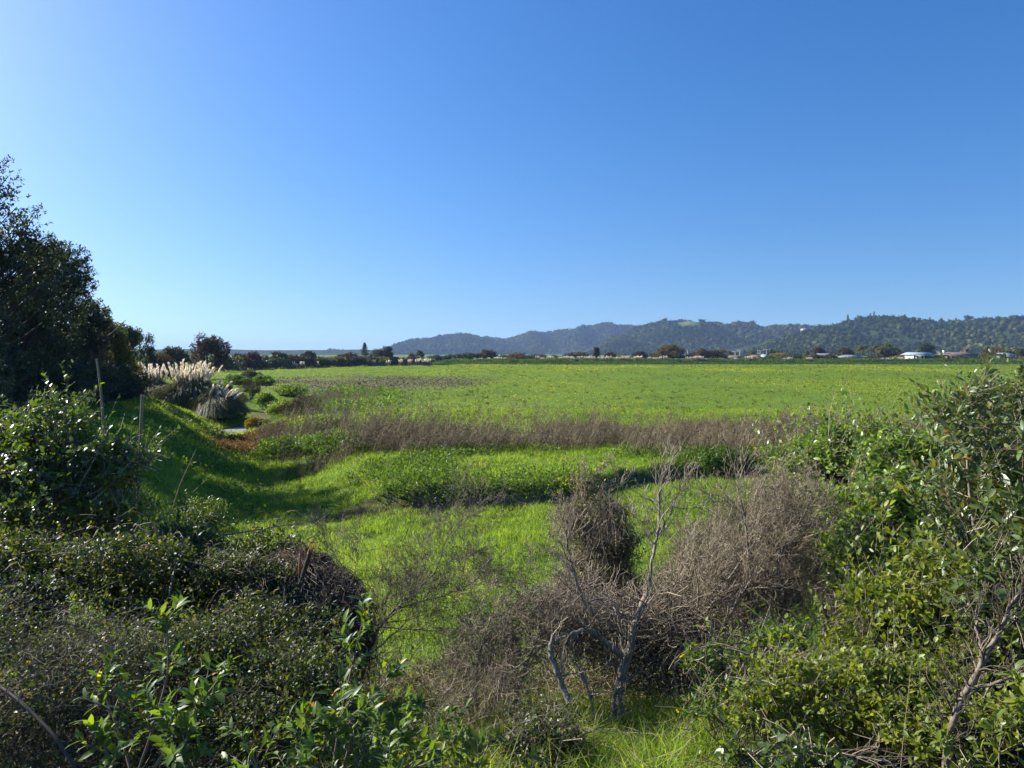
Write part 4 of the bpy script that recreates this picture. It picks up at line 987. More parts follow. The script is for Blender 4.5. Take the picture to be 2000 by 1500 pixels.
# ------------------------------------------------------------ haze: one box of even air round everything
hb = box(-7500, 7500, -80, 9500, -6, 122)
m, nt, out = newmat("haze")
v = nt.nodes.new("ShaderNodeVolumePrincipled"); v.inputs["Color"].default_value = (.42, .62, 1.0, 1); v.inputs["Density"].default_value = .00014
v.inputs["Anisotropy"].default_value = .1
nt.links.new(v.outputs[0], out.inputs["Volume"]); MATS["haze"] = m
tag(hb.obj("haze", "haze"), "thin blue haze lying over the plain and hills", "haze", None, "stuff")
# ------------------------------------------------------------ the dark wall of trees on the left
def big_tree(name, label, x, y, parts, h, mat, n, ll, seed, lobes=26, trunk_r=.28, kind="dome", group=None, shell=.5):
    """parts: big ellipsoids (dx, dy, z, rx, ry, rz)"""
    rng = R0(seed); z0 = float(G(x, y))
    t = thing(name, label, "tree", (x, y, z0), group)
    E = [(np.array([x + a, y + b, c]), np.array([rx, ry, rz])) for a, b, c, rx, ry, rz in parts]
    L = sub_lobes(rng, E, lobes, (.24, .42), -.9) + [(c, r * .7) for c, r in E]
    O, D, TL_ = twigs_in(rng, L, n, ll * 2.6, shell, .8, .3)
    tone = fbm(O[:, 0] * .9, O[:, 2] * .9 + O[:, 1] * .7, seed, 3)
    rf = lambda P, k: np.clip(tone[k] * 1.1 - .15 + rng.uniform(-.22, .22, len(k)), 0, 1)
    leafy(rng, O, D, TL_, 7, ll, ll * .5, "diamond", rndf=rf, t0=.2).obj("crown", mat, t)
    g = grow(rng, [(x, y, z0 - .2)], [(0, 0, 1)], h * .6, trunk_r, [(9, .55, .7, .55), (6, .6, .6, .6)], .35, .1)
    sk = skeleton(g, rng, (7, 5, 3))
    # limbs reach the lobes
    C = np.array([c for c, r in L]); A = np.stack([np.full(len(C), x), np.full(len(C), y), z0 + (C[:, 2] - z0) * .45], 1)
    sk.merge(tubes(curve(A, C, 5, np.tile([[0, 0, -.3]], (len(C), 1)), rng, .02), np.linspace(.07, .02, 5)[None].repeat(len(C), 0), rng.uniform(0, 1, len(C)), 4))
    sk.obj("trunk", "far_bark", t)
    return t
big_tree("conifer_tree", "tallest dark tree at the left edge with spiky layered boughs", -22.3, 27, [(-1, 0, 5.6, 3.4, 3.6, 4.8), (.3, 0, 9.6, 2.2, 2.0, 3.0), (3.3, .8, 7.2, 1.7, 1.6, 2.2), (-1.6, 0, 11.0, 2.4, 2.2, 3.4), (2.3, .5, 8.7, 1.8, 1.6, 2.8), (0.7, 0, 4.0, 3.0, 2.6, 3.6)], 12, "tree_leaf", 8500, .15, 701, 30)
big_tree("leafy_tree", "dark evergreen with an open airy top, second from the left edge", -22.0, 31.5, [(-.4, 0, 5.0, 3.0, 3.0, 3.7), (1.4, 0, 7.6, 1.9, 1.6, 1.8)], 9, "tree_leaf", 6500, .14, 702, 26)
big_tree("leafy_tree", "broad dark tree whose thin-leaved right crown shows the sky through it", -24.0, 36, [(-.8, 0, 4.8, 3.0, 3, 3.6), (.7, 0, 7.3, 1.8, 1.7, 2.0)], 9, "tree_leaf", 3600, .14, 703, 24, shell=.7)
big_tree("leafy_tree", "dark tree with drooping boughs above the bamboo stake", -24.6, 40.5, [(-.6, 0, 4.0, 2.2, 2.3, 2.8), (.6, 0, 6.2, 1.1, 1.1, 1.1)], 8, "tree_leaf", 4200, .14, 704, 22)
big_tree("yellowish_tree", "yellow olive tree at the right end of the dark trees", -25.4, 45, [(0, 0, 3.9, 1.5, 1.4, 2.6), (.7, .4, 2.6, 1.1, 1.1, 2.0)], 7, "tree_leaf_olive", 4200, .13, 705, 20, .16)
big_tree("leafy_tree", "dark bulbous treetop rising behind the yellow olive tree", -39.6, 72, [(0, 0, 4.3, 2.1, 2, 2.9)], 7, "tree_leaf", 2800, .2, 706, 20, .18)
big_tree("dark_thicket", "dark tangled thicket filling the space under the left trees", -19.8, 29.0, [(0, 0, 2.2, 2.4, 2.2, 2.0), (-1.4, 4.0, 2.3, 2.4, 2.4, 2.3)], 4, "tree_leaf", 5200, .12, 707, 22, .10)
big_tree("olive_thicket", "olive brown scrub between the dark trees and the white pampas", -24.6, 44.0, [(0, 0, 1.7, 1.4, 1.4, 1.4)], 4, "tree_leaf_olive", 2200, .12, 708, 18, .10)
big_tree("dark_thicket", "low dark scrub at the foot of the trees beside the grassy bank", -21.4, 37.0, [(0, 0, 1.9, 1.4, 2.2, 1.7), (-.6, 3.2, 2.0, 1.4, 2.0, 1.6)], 4, "tree_leaf", 3800, .12, 709, 18, .10)
big_tree("leafy_tree", "dark tree out past the left edge whose shade falls on the bank", -27.5, 24, [(0, 0, 5.0, 3.6, 4, 4.6)], 10, "tree_leaf", 2600, .26, 710, 20)
big_tree("leafy_tree", "dark young tree mostly unseen past the left edge, added to shade the grassy bank", -17.6, 21.0, [(0, 0, 3.6, 2.5, 2.6, 3.7), (-1.0, -3.2, 3.2, 2.2, 2.2, 3.2)], 6, "tree_leaf", 5200, .12, 712, 22, .12)  # mostly out of view; added and widened to throw shade on the bank
big_tree("dark_thicket", "dark scrub under the tallest left tree behind the round-leaved shrub", -17.8, 23.0, [(0, 0, 1.7, 2.0, 2.2, 1.7), (-2.8, .5, 1.9, 2.2, 2.2, 2.2)], 3, "tree_leaf", 4200, .11, 711, 18, .08)

# bushes and mounds beside the gully
def bush(name, label, px, py_base, d, w, h, mat, seed, n=700, ll=.14, lf="diamond", per=6, cat="bush", group=None, lift=.32, twigm="twig_dark"):
    rng = R0(seed); x = (px - 1000) / F * d; z0 = float(G(x, d))
    t = thing(name, label, cat, (x, d, z0), group)
    E = [(np.array([x, d, z0 + h * lift]), np.array([w / 2, w / 2 * .85, h * (1 - lift)]))]
    L = sub_lobes(rng, E, 16, (.25, .7), -.1) + [(E[0][0] + rng.normal(0, .12, 3) * w * [1, 1, 0], E[0][1] * np.array([.8, .8, .6]))]
    O, D, TL_ = twigs_in(rng, L, n, ll * 2.2, .5, .8, .4)
    leafy(rng, O, D, TL_, per, ll, ll * (.14 if mat == "dead_leaf_brown" else .5), lf, up=1.2 if mat == "dead_leaf_brown" else .5, spread=.5 if mat == "dead_leaf_brown" else .9).obj("foliage", mat, t)
    g = grow(rng, np.tile([[x, d, z0 - .05]], (5, 1)), norm(rng.normal(0, .5, (5, 3)) + [0, 0, 1]), h * .6, .03, [(5, .6, .6, .6)], .3, .12)
    skeleton(g, rng, (4, 3)).obj("stem", twigm, t)
    return t
BS = [("dark_bush", "dark round bush beside the wooden fence post", 487, 0, 96, 2.8, 1.6, "tree_leaf", .16), ("grassy_bush", "round dark bush right of and below the fence post bush", 512, 0, 88, 2.8, 1.3, "weed", .16), ("grassy_bush", "green domed bush left of the fence post bush", 466, 0, 90, 3.0, 1.2, "bank_grass", .16),
 ("leafy_bush", "bright green big-leaved bush at the brown patch's near corner", 571, 0, 72, 3.4, 1.2, "bush_leaf", .15), ("brown_bush", "purplish brown dead bush left of the green weeds", 487, 0, 62, 2.4, 1.5, "dead_leaf_brown", .12), ("leafy_bush", "green weedy bush behind the pond on its right bank", 522, 0, 58, 2.2, 1.3, "bush_leaf", .13),
 ("leafy_bush", "leafy green bush at the top of the gully's right bank", 548, 0, 50, 2.0, 1.2, "bush_leaf", .12), ("yellow_weed", "yellow green weed clump on the pond's right edge", 494, 0, 45.5, 1.1, .8, "tree_leaf_yellow", .12), ("brown_bush", "dead purple brown bush at the top end of the stalk band", 590, 0, 44, 2.6, 1.3, "dead_leaf_brown", .10),
 ("leafy_bush", "broad green bush in front of the dead purple brown bush", 632, 0, 38, 3.0, .75, "bush_leaf", .13), ("leafy_bush", "lone big-leaved weed standing above the stalk band", 728, 0, 33, .5, 1.1, "bush_leaf", .18), ("dark_bush", "dark leafy weeds over the gully's right bank near the red weeds", 570, 0, 31, 2.6, .9, "weed", .12),
 ("dark_bush", "dark green weeds at the left foot of the terrace", 640, 0, 27.5, 3.0, .8, "weed", .11), ("brown_bush", "brown scrub behind the pampas clump's drooping plumes", 447, 0, 56, 2.6, 1.2, "dead_leaf_brown", .12), ("dark_bush", "dark sedge tuft on the pond's far bank", 440, 0, 48.3, 2.8, .6, "tuft", .14),
 ("dark_bush", "small dark bush growing on the shaded grass bank at left", 398, 0, 16.5, 1.1, .9, "round_leaf", .06), ("leafy_bush", "green bush between the two domed bushes and the pampas", 430, 0, 70, 2.4, 1.2, "weed", .15)]
for i, (nm, lb, px, b, d, w, h, mt, ll) in enumerate(BS):
    bush(nm, lb, px, b, d, w, h, mt, 800 + i, n=int(260 * w * h / ll ** .8 * .35), ll=ll, per=5)

# ------------------------------------------------------------ near plants
def shrub(name, label, base, ells, mat, n, ll, lw, seed, per=8, tl=.28, kind="leaf", lobes=14, rs=(.26, .42), limbs=14, limb_r=.018, twigm="twig", cat="shrub", group=None, rndf=None, up=.5, stems=None, shell=.55, outward=.7, upb=.35, twr=.0028, spread=.9, droop=.15, lo=-.7, bark="bark", leafless=0.0):
    """shrub with its own limbs, twigs and leaves; ells: (x,y,z,rx,ry,rz) in world"""
    rng = R0(seed); base = np.array(base, float)
    t = thing(name, label, cat, base, group)
    E = [(np.array(e[:3], float), np.array(e[3:], float)) for e in ells]
    L = sub_lobes(rng, E, lobes, rs, lo) + [(c, r * .65) for c, r in E]
    O, D, TLn = twigs_in(rng, L, n, tl, shell, outward, upb)
    q = rng.uniform(size=n) < .07; TLn[q] *= rng.uniform(1.6, 2.6, q.sum()); D[q] = norm(D[q] + np.array([0, 0, .5])); O[q] += D[q] * (TLn[q] * .25)[:, None]   # long shoots break the outline
    nl = int(len(O) * (1 - leafless))
    tone = vnoise(O[:, 0] * 3.1, O[:, 2] * 3.1 + O[:, 1] * 2, seed)
    rf = rndf or (lambda P, k: np.clip(rng.beta(1.6, 1.8, len(k)) * .75 + .22 * tone[k] + (rng.uniform(size=len(k)) < .03) * .35, 0, 1))
    leafy(rng, O[:nl], D[:nl], TLn[:nl], per, ll, lw, kind, spread=spread, rndf=rf, up=up, droop=droop).obj("foliage", mat, t)
    # twigs
    P = curve(O - D * TLn[:, None] * .5, O + D * TLn[:, None], 4, rng.normal(0, .02, O.shape), rng, .02)
    tw = tubes(P, np.linspace(1.2, .5, 4)[None] * np.full((len(O), 1), twr), rng.uniform(0, 1, len(O)))
    # limbs from the base to each lobe, and lobe to twigs
    C = np.array([c for c, r in L]); B0 = base + rng.normal(0, .07, (len(C), 3)) * [1, 1, 0]
    sg = np.stack([(B0 - C)[:, 0] * .18, (B0 - C)[:, 1] * .18, np.abs((C - B0)[:, 2]) * .05], 1)
    Pl = curve(B0, C, 9, sg, rng, .012)
    tw.obj("twigs", twigm, t)
    tubes(Pl, np.linspace(1, .3, 9)[None] * limb_r * rng.uniform(.5, 1.1, (len(C), 1)), rng.uniform(0, 1, len(C)), 5).obj("stem", bark, t)
    return t
def ell(px, py, d, wpx, hpx, depth):
    """ellipsoid given where it stands: photo centre, size in photo pixels at distance d, own depth in metres"""
    c = W(px, py, d); return (*c, wpx / 2 / F * d, depth / 2, hpx / 2 / F * d)
def gp(px, d, dz=0.0):
    x = (px - 1000) / F * d; return (x, d, float(G(x, d)) + dz)

# round-leaved shrub at the left
shrub("round_leaved_shrub", "big round-leaved shrub with glossy leaves, left side in front of the dark trees", gp(90, 7.0),
      [ell(110, 985, 7.0, 330, 330, 1.7), ell(112, 842, 7.0, 170, 150, .9), ell(20, 890, 7.1, 190, 160, 1.0), ell(225, 900, 6.8, 120, 130, .7), ell(-90, 950, 7.2, 200, 330, 1.6)],
      "round_leaf", 2600, .050, .040, 21, per=10, tl=.22, lobes=18, up=.6)
# bramble in front and below of it
def bramble(name, label, base, ells, mat, n, ll, seed, nt=900, leafless=.15, twl=.55, curl=.5, per=7, twigm="twig", twr=.0022, lw=.62):
    """tangled mound: arching canes and small leaves"""
    rng = R0(seed); t = thing(name, label, "bramble", base)
    E = [(np.array(e[:3], float), np.array(e[3:], float)) for e in ells]
    L = sub_lobes(rng, E, 14, (.25, .4), -.2) + [(c, r * .8) for c, r in E]
    O, D, TLn = twigs_in(rng, L, n, .16, .6, .6, .35)
    q = rng.uniform(size=n) < .05; TLn[q] *= rng.uniform(1.5, 2.8, q.sum()); D[q] = norm(D[q] + np.array([0, 0, .6])); O[q] += D[q] * (TLn[q] * .2)[:, None]
    if n: leafy(rng, O, D, TLn, per, ll, ll * lw, "leaf", up=.8).obj("foliage", mat, t)
    O, D, TLn = twigs_in(rng, L, nt, twl, .55, .25, .15)
    D = norm(D * [1, 1, .55] + rng.normal(0, .3, D.shape))
    sg = rng.normal(0, 1, O.shape) * TLn[:, None] * .22 * curl + np.array([0, 0, 1]) * TLn[:, None] * .2
    tubes(curve(O, O + D * TLn[:, None], 7, sg, rng, .022), np.linspace(1.1, .5, 7)[None] * twr * rng.uniform(.6, 1.6, (nt, 1)), rng.beta(2, 2, nt)).obj("canes", twigm, t)
    return t
bramble("bramble_mound", "dark leafy bramble mound below the round-leaved shrub at left", gp(160, 5.4), [ell(150, 1180, 5.4, 520, 260, 1.6), ell(-60, 1180, 5.2, 360, 300, 1.5)], "dark_leaf", 5200, .034, 31, 600, twl=.28, curl=.6)
bramble("bramble_mound", "leafy bramble heaped left of the dead thatch mound", gp(420, 6.3), [ell(430, 1120, 6.3, 330, 170, 1.2), ell(330, 1080, 6.6, 220, 120, 1.0), ell(330, 1170, 5.9, 330, 150, 1.0)], "dark_leaf", 4600, .036, 32, 450, twl=.26, curl=.6)
bramble("bramble_mound", "leafy vine creeping over the left half of the dead thatch mound", gp(480, 5.7), [ell(470, 1135, 5.7, 190, 130, .7), ell(540, 1240, 5.4, 200, 120, .6)], "dark_leaf", 1300, .030, 35, 500, twl=.22, curl=.7, twr=.0016)
bramble("dead_bramble", "brown leafless bramble tangle filling the lower left corner", gp(120, 4.0), [ell(100, 1360, 4.0, 620, 330, 1.5), ell(-160, 1330, 3.9, 400, 380, 1.5)], "dark_leaf", 2600, .022, 33, 4200, twl=.20, curl=.8, twr=.0012, twigm="twig_dark")
bramble("bramble_mound", "small-leaved dark bramble spreading across the lower left below the thatch", gp(470, 4.7), [ell(430, 1300, 4.7, 560, 260, 1.5), ell(560, 1400, 4.2, 420, 240, 1.2)], "dark_leaf", 5200, .026, 34, 1500, twl=.22, curl=.7, twr=.0012, twigm="twig_dark")
# dead thatch mound with the broken stakes
rng = R0(40)
b = gp(565, 6.0); t = thing("dead_thatch_mound", "grey brown mound of drooping dead leaves with broken stakes in it", "plant", b)
ctr = W(570, 1185, 6.0); n = 7400; u = rng.uniform(0, 1, n); th = rng.uniform(0, 2 * np.pi, n)
bump = 1 + .35 * (vnoise(th * 2.2, u * 3, 7) - .5) + .25 * (vnoise(th * 6, u * 6, 8) - .5)
ra = (.06 + .50 * np.sqrt(u)) * bump
A = ctr + np.stack([ra * .8 * np.cos(th) + .05 * (1 - u), ra * .75 * np.sin(th), .36 * (1 - u) ** .8 * bump + rng.normal(0, .035, n)], 1)
B = ctr + np.stack([(ra + .14) * np.cos(th + rng.normal(0, .3, n)), (ra + .14) * np.sin(th + rng.normal(0, .3, n)), .26 * (1 - u) * bump - rng.uniform(.05, .9, n) ** 1.3], 1)
tubes(curve(A, B, 6, np.stack([.08 * np.cos(th), .08 * np.sin(th), .05 + 0 * th], 1) + rng.normal(0, .03, (n, 3)), rng, .02), np.linspace(1, .4, 6)[None] * rng.uniform(.0018, .0045, (n, 1)), rng.beta(1.4, 2.4, n)).obj("thatch", "thatch", t)
n = 1500; u = rng.uniform(.1, 1, n); th = rng.uniform(0, 2 * np.pi, n)
A = ctr + np.stack([.45 * u * np.cos(th), .45 * u * np.sin(th), .38 * (1 - u) + rng.uniform(-.02, .1, n)], 1)
leaves(A, norm(np.stack([np.cos(th) * u, np.sin(th) * u, rng.uniform(-.9, .5, n)], 1) + rng.normal(0, .35, (n, 3))), rng.normal(0, 1, (n, 3)) + [0, 0, 1], .22 * rng.uniform(.4, 1.3, n), .012, rng.beta(2, 1.6, n), "blade", 0, .35).obj("dead_leaves", "thatch", t)
def stake(name, label, pts, r, mat, seed, splinter=True, cat="stake"):
    rng = R0(seed); pts = [np.array(p, float) for p in pts]
    t = thing(name, label, cat, pts[0])
    line(pts, r, .4, 8, rng=rng).obj("shaft", mat, t)
    if splinter:
        q = pts[-1]; dd = norm(pts[-1] - pts[-2]); m = 9
        A = q + rng.normal(0, r[-1] * .45, (m, 3)) - dd * .03; Bq = A + dd * rng.uniform(.03, .15, (m, 1)) + rng.normal(0, .006, (m, 3))
        tubes(curve(A, Bq, 3, np.zeros((m, 3)), rng), np.linspace(1, .15, 3)[None] * r[-1] * .42 * np.ones((m, 1)), rng.uniform(0, 1, m), 4).obj("splinters", "split_wood", t)
stake("broken_stake", "upright broken stake with an orange splintered tip in the thatch mound", [W(572, 1185, 5.6), W(590, 1130, 5.6), W(606, 1078, 5.6)], [.022, .020, .017], "twig_dark", 41)
stake("broken_stake", "short thin snapped stick left of the orange tipped stake", [W(584, 1120, 5.7), W(588, 1070, 5.7)], [.010, .007], "split_wood", 42, False)
stake("broken_stake", "thin dark twig standing right of the orange tipped stake", [W(643, 1165, 5.7), W(646, 1092, 5.7)], [.006, .004], "twig_dark", 43, False)
stake("broken_stump", "splintered stump with pale orange wood among the left brambles", [W(316, 1085, 5.9), W(312, 1060, 5.9), W(307, 1045, 5.9)], [.020, .019, .020], "bark", 44)
stake("fallen_branch", "pale fallen branch lying in the bramble below the stump", [W(330, 1165, 5.2), W(345, 1090, 5.6), W(450, 1120, 5.6), W(475, 1160, 5.3)], [.007, .008, .007, .004], "twig", 45, False, "branch")
stake("fallen_branch", "long thin cane lying flat across the bramble towards the green grass", [W(240, 1048, 6.6), W(430, 1046, 6.5), W(500, 1035, 6.6), W(612, 1016, 7.0)], [.008, .009, .008, .005], "cane", 46, False, "branch")
stake("fallen_branch", "bent pale branch crossing the heap left of the thatch mound", [W(440, 1075, 5.7), W(470, 1110, 5.6), W(560, 1130, 5.5)], [.008, .007, .004], "twig", 47, False, "branch")
stake("bamboo_stake", "tall pale bamboo stake leaning against the dark trees", [W(203, 860, 8.4), W(199, 780, 8.4), W(189, 700, 8.4)], [.013, .012, .011], "cane", 48, False)
stake("bamboo_stake", "tall brown bamboo stake at the right edge of the round-leaved shrub", [W(266, 1060, 7.6), W(271, 920, 7.6), W(278, 770, 7.6)], [.016, .015, .012], "cane", 49, False)
stake("bamboo_stake", "thin leaning cane over the shaded grass right of the bamboo stakes", [W(331, 1015, 7.4), W(350, 950, 7.5), W(383, 878, 7.6)], [.006, .006, .004], "cane", 50, False)
stake("fallen_branch", "dark bough running diagonally through the lower left tangle", [W(-30, 1320, 3.4), W(40, 1370, 3.3), W(110, 1440, 3.2), W(170, 1540, 3.1)], [.010, .009, .008, .005], "twig_dark", 51, False, "branch")

# leafy sprigs close to the viewer
def sprig(name, label, base, stems, mat, ll, lw, seed, per=9, r=.006, side=4, sidel=.20, droop=.3, cat="plant", group=None, kind="leaf", bark="twig"):
    """upright stems (lists of points) with side shoots and leaves along them"""
    rng = R0(seed); t = thing(name, label, cat, base, group); mb = MB(); lf = MB()
    for pts in stems:
        pts = np.array(pts, float); d = np.r_[0, np.cumsum(np.linalg.norm(np.diff(pts, axis=0), axis=1))]; Lt = d[-1]; d /= Lt
        mb.merge(line(pts, np.linspace(r, r * .45, len(pts)), .5, 5, rng=rng))
        f = lambda q: np.stack([np.interp(q, d, pts[:, k]) for k in range(3)], -1)
        m = max(2, int(Lt / .12)); tt = rng.uniform(.30, .98, m * side // 2)
        A = f(tt); T = norm(f(np.minimum(tt + .05, 1.01)) - f(tt - .05))
        rd = rng.normal(0, 1, A.shape); rd = norm(rd - (rd * T).sum(-1, keepdims=True) * T)
        D = norm(rd + T * .8 + [0, 0, .35]); L = sidel * rng.uniform(.4, 1.2, len(A)) * (1.15 - .5 * tt)
        mb.merge(tubes(curve(A, A + D * L[:, None], 4, np.zeros_like(A), rng, .02), np.linspace(1, .5, 4)[None] * r * .42 * np.ones((len(A), 1)), rng.uniform(0, 1, len(A)), 4))
        lf.merge(leafy(rng, A, D, L, per, ll, lw, kind, spread=.85, droop=droop, t0=.25, jit=.1, up=.55, rndf=lambda P, k: np.clip(rng.beta(1.8, 2, len(k)) * .85 + (rng.uniform(size=len(k)) < .03) * .5, 0, 1)))
        A2 = np.array([pts[-1]] * 2); D2 = np.array([norm(pts[-1] - pts[-2])] * 2)
        lf.merge(leafy(rng, A2 - D2 * .06, D2, np.full(2, .08), per, ll * .8, lw * .8, kind, spread=.6, droop=droop))
    mb.obj("stem", bark, t); lf.obj("foliage", mat, t)
    return t
def stem(*pts): return [W(*p) for p in pts]
sprig("leafy_plant", "long-leaved sprigs with yellow leaves in the lower left foreground", gp(290, 2.8), [stem((250, 1560, 2.7), (300, 1420, 2.8), (330, 1310, 2.9), (325, 1215, 2.95)), stem((260, 1560, 2.6), (370, 1400, 2.7), (440, 1310, 2.75)), stem((270, 1560, 2.6), (240, 1450, 2.7), (195, 1330, 2.8)), stem((300, 1580, 2.6), (350, 1480, 2.6), (390, 1370, 2.7)), stem((240, 1580, 2.6), (215, 1500, 2.6), (200, 1440, 2.6)), stem((320, 1580, 2.6), (330, 1480, 2.6), (345, 1400, 2.7))],
      "lance_leaf", .060, .024, 60, 9, .006, 6, .17)
sprig("leafy_plant", "taller long-leaved sprig right of the dead thatch mound", gp(690, 3.4), [stem((640, 1560, 3.2), (665, 1400, 3.3), (690, 1290, 3.4), (715, 1185, 3.5)), stem((650, 1560, 3.2), (700, 1400, 3.3), (770, 1310, 3.4))],
      "lance_leaf", .072, .027, 61, 7, .006, 6, .16)
sprig("leafy_plant", "clump of long-leaved shoots at the bottom centre left", gp(600, 3.0), [stem((560, 1600, 2.8), (575, 1480, 2.9), (590, 1390, 3.0)), stem((600, 1600, 2.8), (625, 1480, 2.9), (660, 1400, 3.0)), stem((620, 1600, 2.8), (690, 1500, 2.9), (740, 1420, 3.0)), stem((660, 1600, 2.8), (740, 1510, 2.9), (800, 1440, 3.0)), stem((700, 1600, 2.7), (650, 1530, 2.8), (600, 1480, 2.8)), stem((520, 1600, 2.7), (505, 1500, 2.8), (475, 1440, 2.9)), stem((680, 1620, 2.7), (770, 1520, 2.8), (860, 1440, 2.9)), stem((640, 1600, 2.8), (660, 1500, 2.9), (640, 1430, 3.0))],
      "lance_leaf", .055, .023, 62, 9, .006, 7, .17)
sprig("leafy_plant", "low yellowing shoots at the bottom centre", gp(880, 3.2), [stem((840, 1600, 3.0), (860, 1520, 3.1), (890, 1450, 3.2)), stem((880, 1600, 3.0), (930, 1510, 3.1), (960, 1440, 3.2)), stem((820, 1600, 2.9), (800, 1540, 3.0), (775, 1480, 3.0)), stem((900, 1600, 2.9), (990, 1540, 3.0), (1010, 1490, 3.1))],
      "olive_leaf", .060, .026, 63, 7, .005, 6, .14)

sprig("leafy_plant", "small yellow green shoots between the leaning stem and the red brown thicket", gp(820, 3.7), [stem((800, 1560, 3.5), (810, 1440, 3.6), (800, 1360, 3.7)), stem((830, 1560, 3.5), (850, 1450, 3.6), (880, 1390, 3.7)), stem((760, 1560, 3.5), (745, 1440, 3.6), (720, 1370, 3.7)), stem((900, 1580, 3.5), (920, 1470, 3.6), (900, 1420, 3.7))],
      "lance_leaf", .055, .026, 64, 7, .004, 6, .13)
sprig("leafy_plant", "upright sprig with broad fanned leaves in the bottom right corner", gp(1960, 3.3), [stem((1960, 1600, 3.2), (1950, 1480, 3.3), (1960, 1400, 3.3)), stem((2000, 1600, 3.2), (2010, 1430, 3.3), (1990, 1330, 3.3)), stem((1900, 1620, 3.2), (1880, 1500, 3.3), (1850, 1440, 3.3))],
      "olive_leaf", .06, .03, 65, 7, .005, 6, .16)
sprig("leafy_plant", "thin-stemmed yellowing sapling in front of the dark hollow", gp(1755, 4.9), [stem((1750, 1420, 4.8), (1765, 1300, 4.9), (1760, 1160, 4.9), (1765, 1060, 4.9)), stem((1760, 1420, 4.8), (1790, 1290, 4.9), (1780, 1170, 4.9), (1800, 1080, 4.9)), stem((1720, 1420, 4.8), (1700, 1290, 4.9), (1690, 1200, 4.9))],
      "olive_leaf", .065, .032, 66, 7, .006, 6, .2)
sprig("leafy_plant", "lone seedling with one orange leaf in front of the grey tangle", gp(1570, 4.9), [stem((1570, 1370, 4.8), (1575, 1290, 4.9), (1562, 1215, 4.9)), stem((1580, 1370, 4.8), (1620, 1300, 4.9), (1640, 1250, 4.9))],
      "lance_leaf", .055, .028, 67, 6, .004, 5, .14)
# bare and dead shrubs
def bare_shrub(name, label, base, trunks, seed, levels, L0, R, mat="twig", up=.2, wig=.16, extra=None, cat="dead shrub", gravity=0.0, rmin=.0016, leafm=None, nleaf=0, ll=.03, K=6):
    rng = R0(seed); t = thing(name, label, cat, base); mb = MB(); tw = MB(); seeds = []
    for pts, rad in trunks:
        pts = np.array(pts, float); mb.merge(line(pts, rad, rng.uniform(.3, .8), 7, rng=rng, wig=.004))
        d = np.r_[0, np.cumsum(np.linalg.norm(np.diff(pts, axis=0), axis=1))]; T = d[-1]; d /= T
        m = max(3, int(T / L0 * 5)); tt = np.r_[rng.uniform(.25, .95, m), 1.0]
        A = np.stack([np.interp(tt, d, pts[:, k]) for k in range(3)], 1); B_ = np.stack([np.interp(np.minimum(tt + .06, 1), d, pts[:, k]) - np.interp(tt - .06, d, pts[:, k]) for k in range(3)], 1)
        D = norm(norm(B_) + rng.normal(0, .6, A.shape)); seeds.append((A, D, np.interp(tt, np.linspace(0, 1, len(rad)), rad) * .5))
    A = np.concatenate([s[0] for s in seeds]); D = np.concatenate([s[1] for s in seeds]); Rr = np.concatenate([s[2] for s in seeds])
    g = grow(rng, A, D, L0, 1.0, levels, up, wig, K, gravity)
    sc = np.minimum(Rr, R)
    # radii follow each seed branch
    n0 = len(A)
    for k, (P, RR, L) in enumerate(g):
        rep = len(P) // n0; g[k] = (P, RR * np.repeat(sc, rep)[:, None], L)
    tw.merge(skeleton(g, rng, (4, 3, 3, 3), rmin=rmin))
    if extra is not None: tw.merge(extra(rng))
    mb.obj("trunk", "pale_bark" if mat == "twig" else "bark", t); tw.obj("twigs", mat, t)
    if leafm:
        P = g[-1][0][:, -1]; D = norm(g[-1][0][:, -1] - g[-1][0][:, -2]); k = rng.choice(len(P), min(nleaf, len(P)), replace=False)
        leafy(rng, P[k], D[k], np.full(len(k), .05), 4, ll, ll * .55, "leaf").obj("foliage", leafm, t)
    return t
def tangle(ells, n, l, r, curl=1.0, flat=1.0, upd=0.2):
    def f(rng):
        E = [(np.array(e[:3], float), np.array(e[3:], float)) for e in ells]
        L = sub_lobes(rng, E, 10, (.3, .45), -.9) + [(c, q * .85) for c, q in E]
        O, D, TLn = twigs_in(rng, L, n, l, .3, .3, upd)
        D = norm(D * [1, 1, flat]); sg = rng.normal(0, 1, O.shape) * TLn[:, None] * .16 * curl
        return tubes(curve(O - D * TLn[:, None] * .4, O + D * TLn[:, None], 7, sg, rng, .02), np.linspace(1.1, .45, 7)[None] * r * rng.uniform(.5, 1.7, (n, 1)), np.clip(rng.beta(2, 2, n), 0, 1))
    return f
LV = [(5, .74, .55, .6), (6, .64, .6, .65), (4, .62, .65, .7)]
bare_shrub("bare_shrub", "wispy leafless shrub with a dark leaning stem in front of the bright grass", gp(715, 5.6),
   [([W(700, 1340, 5.5), W(735, 1235, 5.6), W(770, 1190, 5.7)], [.015, .012, .009]), ([W(760, 1200, 5.7), W(850, 1120, 5.8), W(868, 1060, 5.9), W(905, 1008, 5.9)], [.008, .006, .004, .002]), ([W(740, 1230, 5.6), W(700, 1150, 5.7), W(650, 1080, 5.8)], [.006, .004, .002]), ([W(745, 1225, 5.6), W(860, 1235, 5.5), W(930, 1255, 5.5)], [.006, .004, .002]), ([W(770, 1190, 5.7), W(880, 1160, 5.8), W(990, 1100, 5.9)], [.006, .004, .002]), ([W(720, 1280, 5.6), W(800, 1210, 5.6), W(840, 1150, 5.7)], [.006, .004, .002])],
   70, LV, .34, .005, "twig_dark", .12, .18, tangle([ell(800, 1170, 5.8, 260, 190, .9)], 500, .24, .0013, 1.0), rmin=.0011)
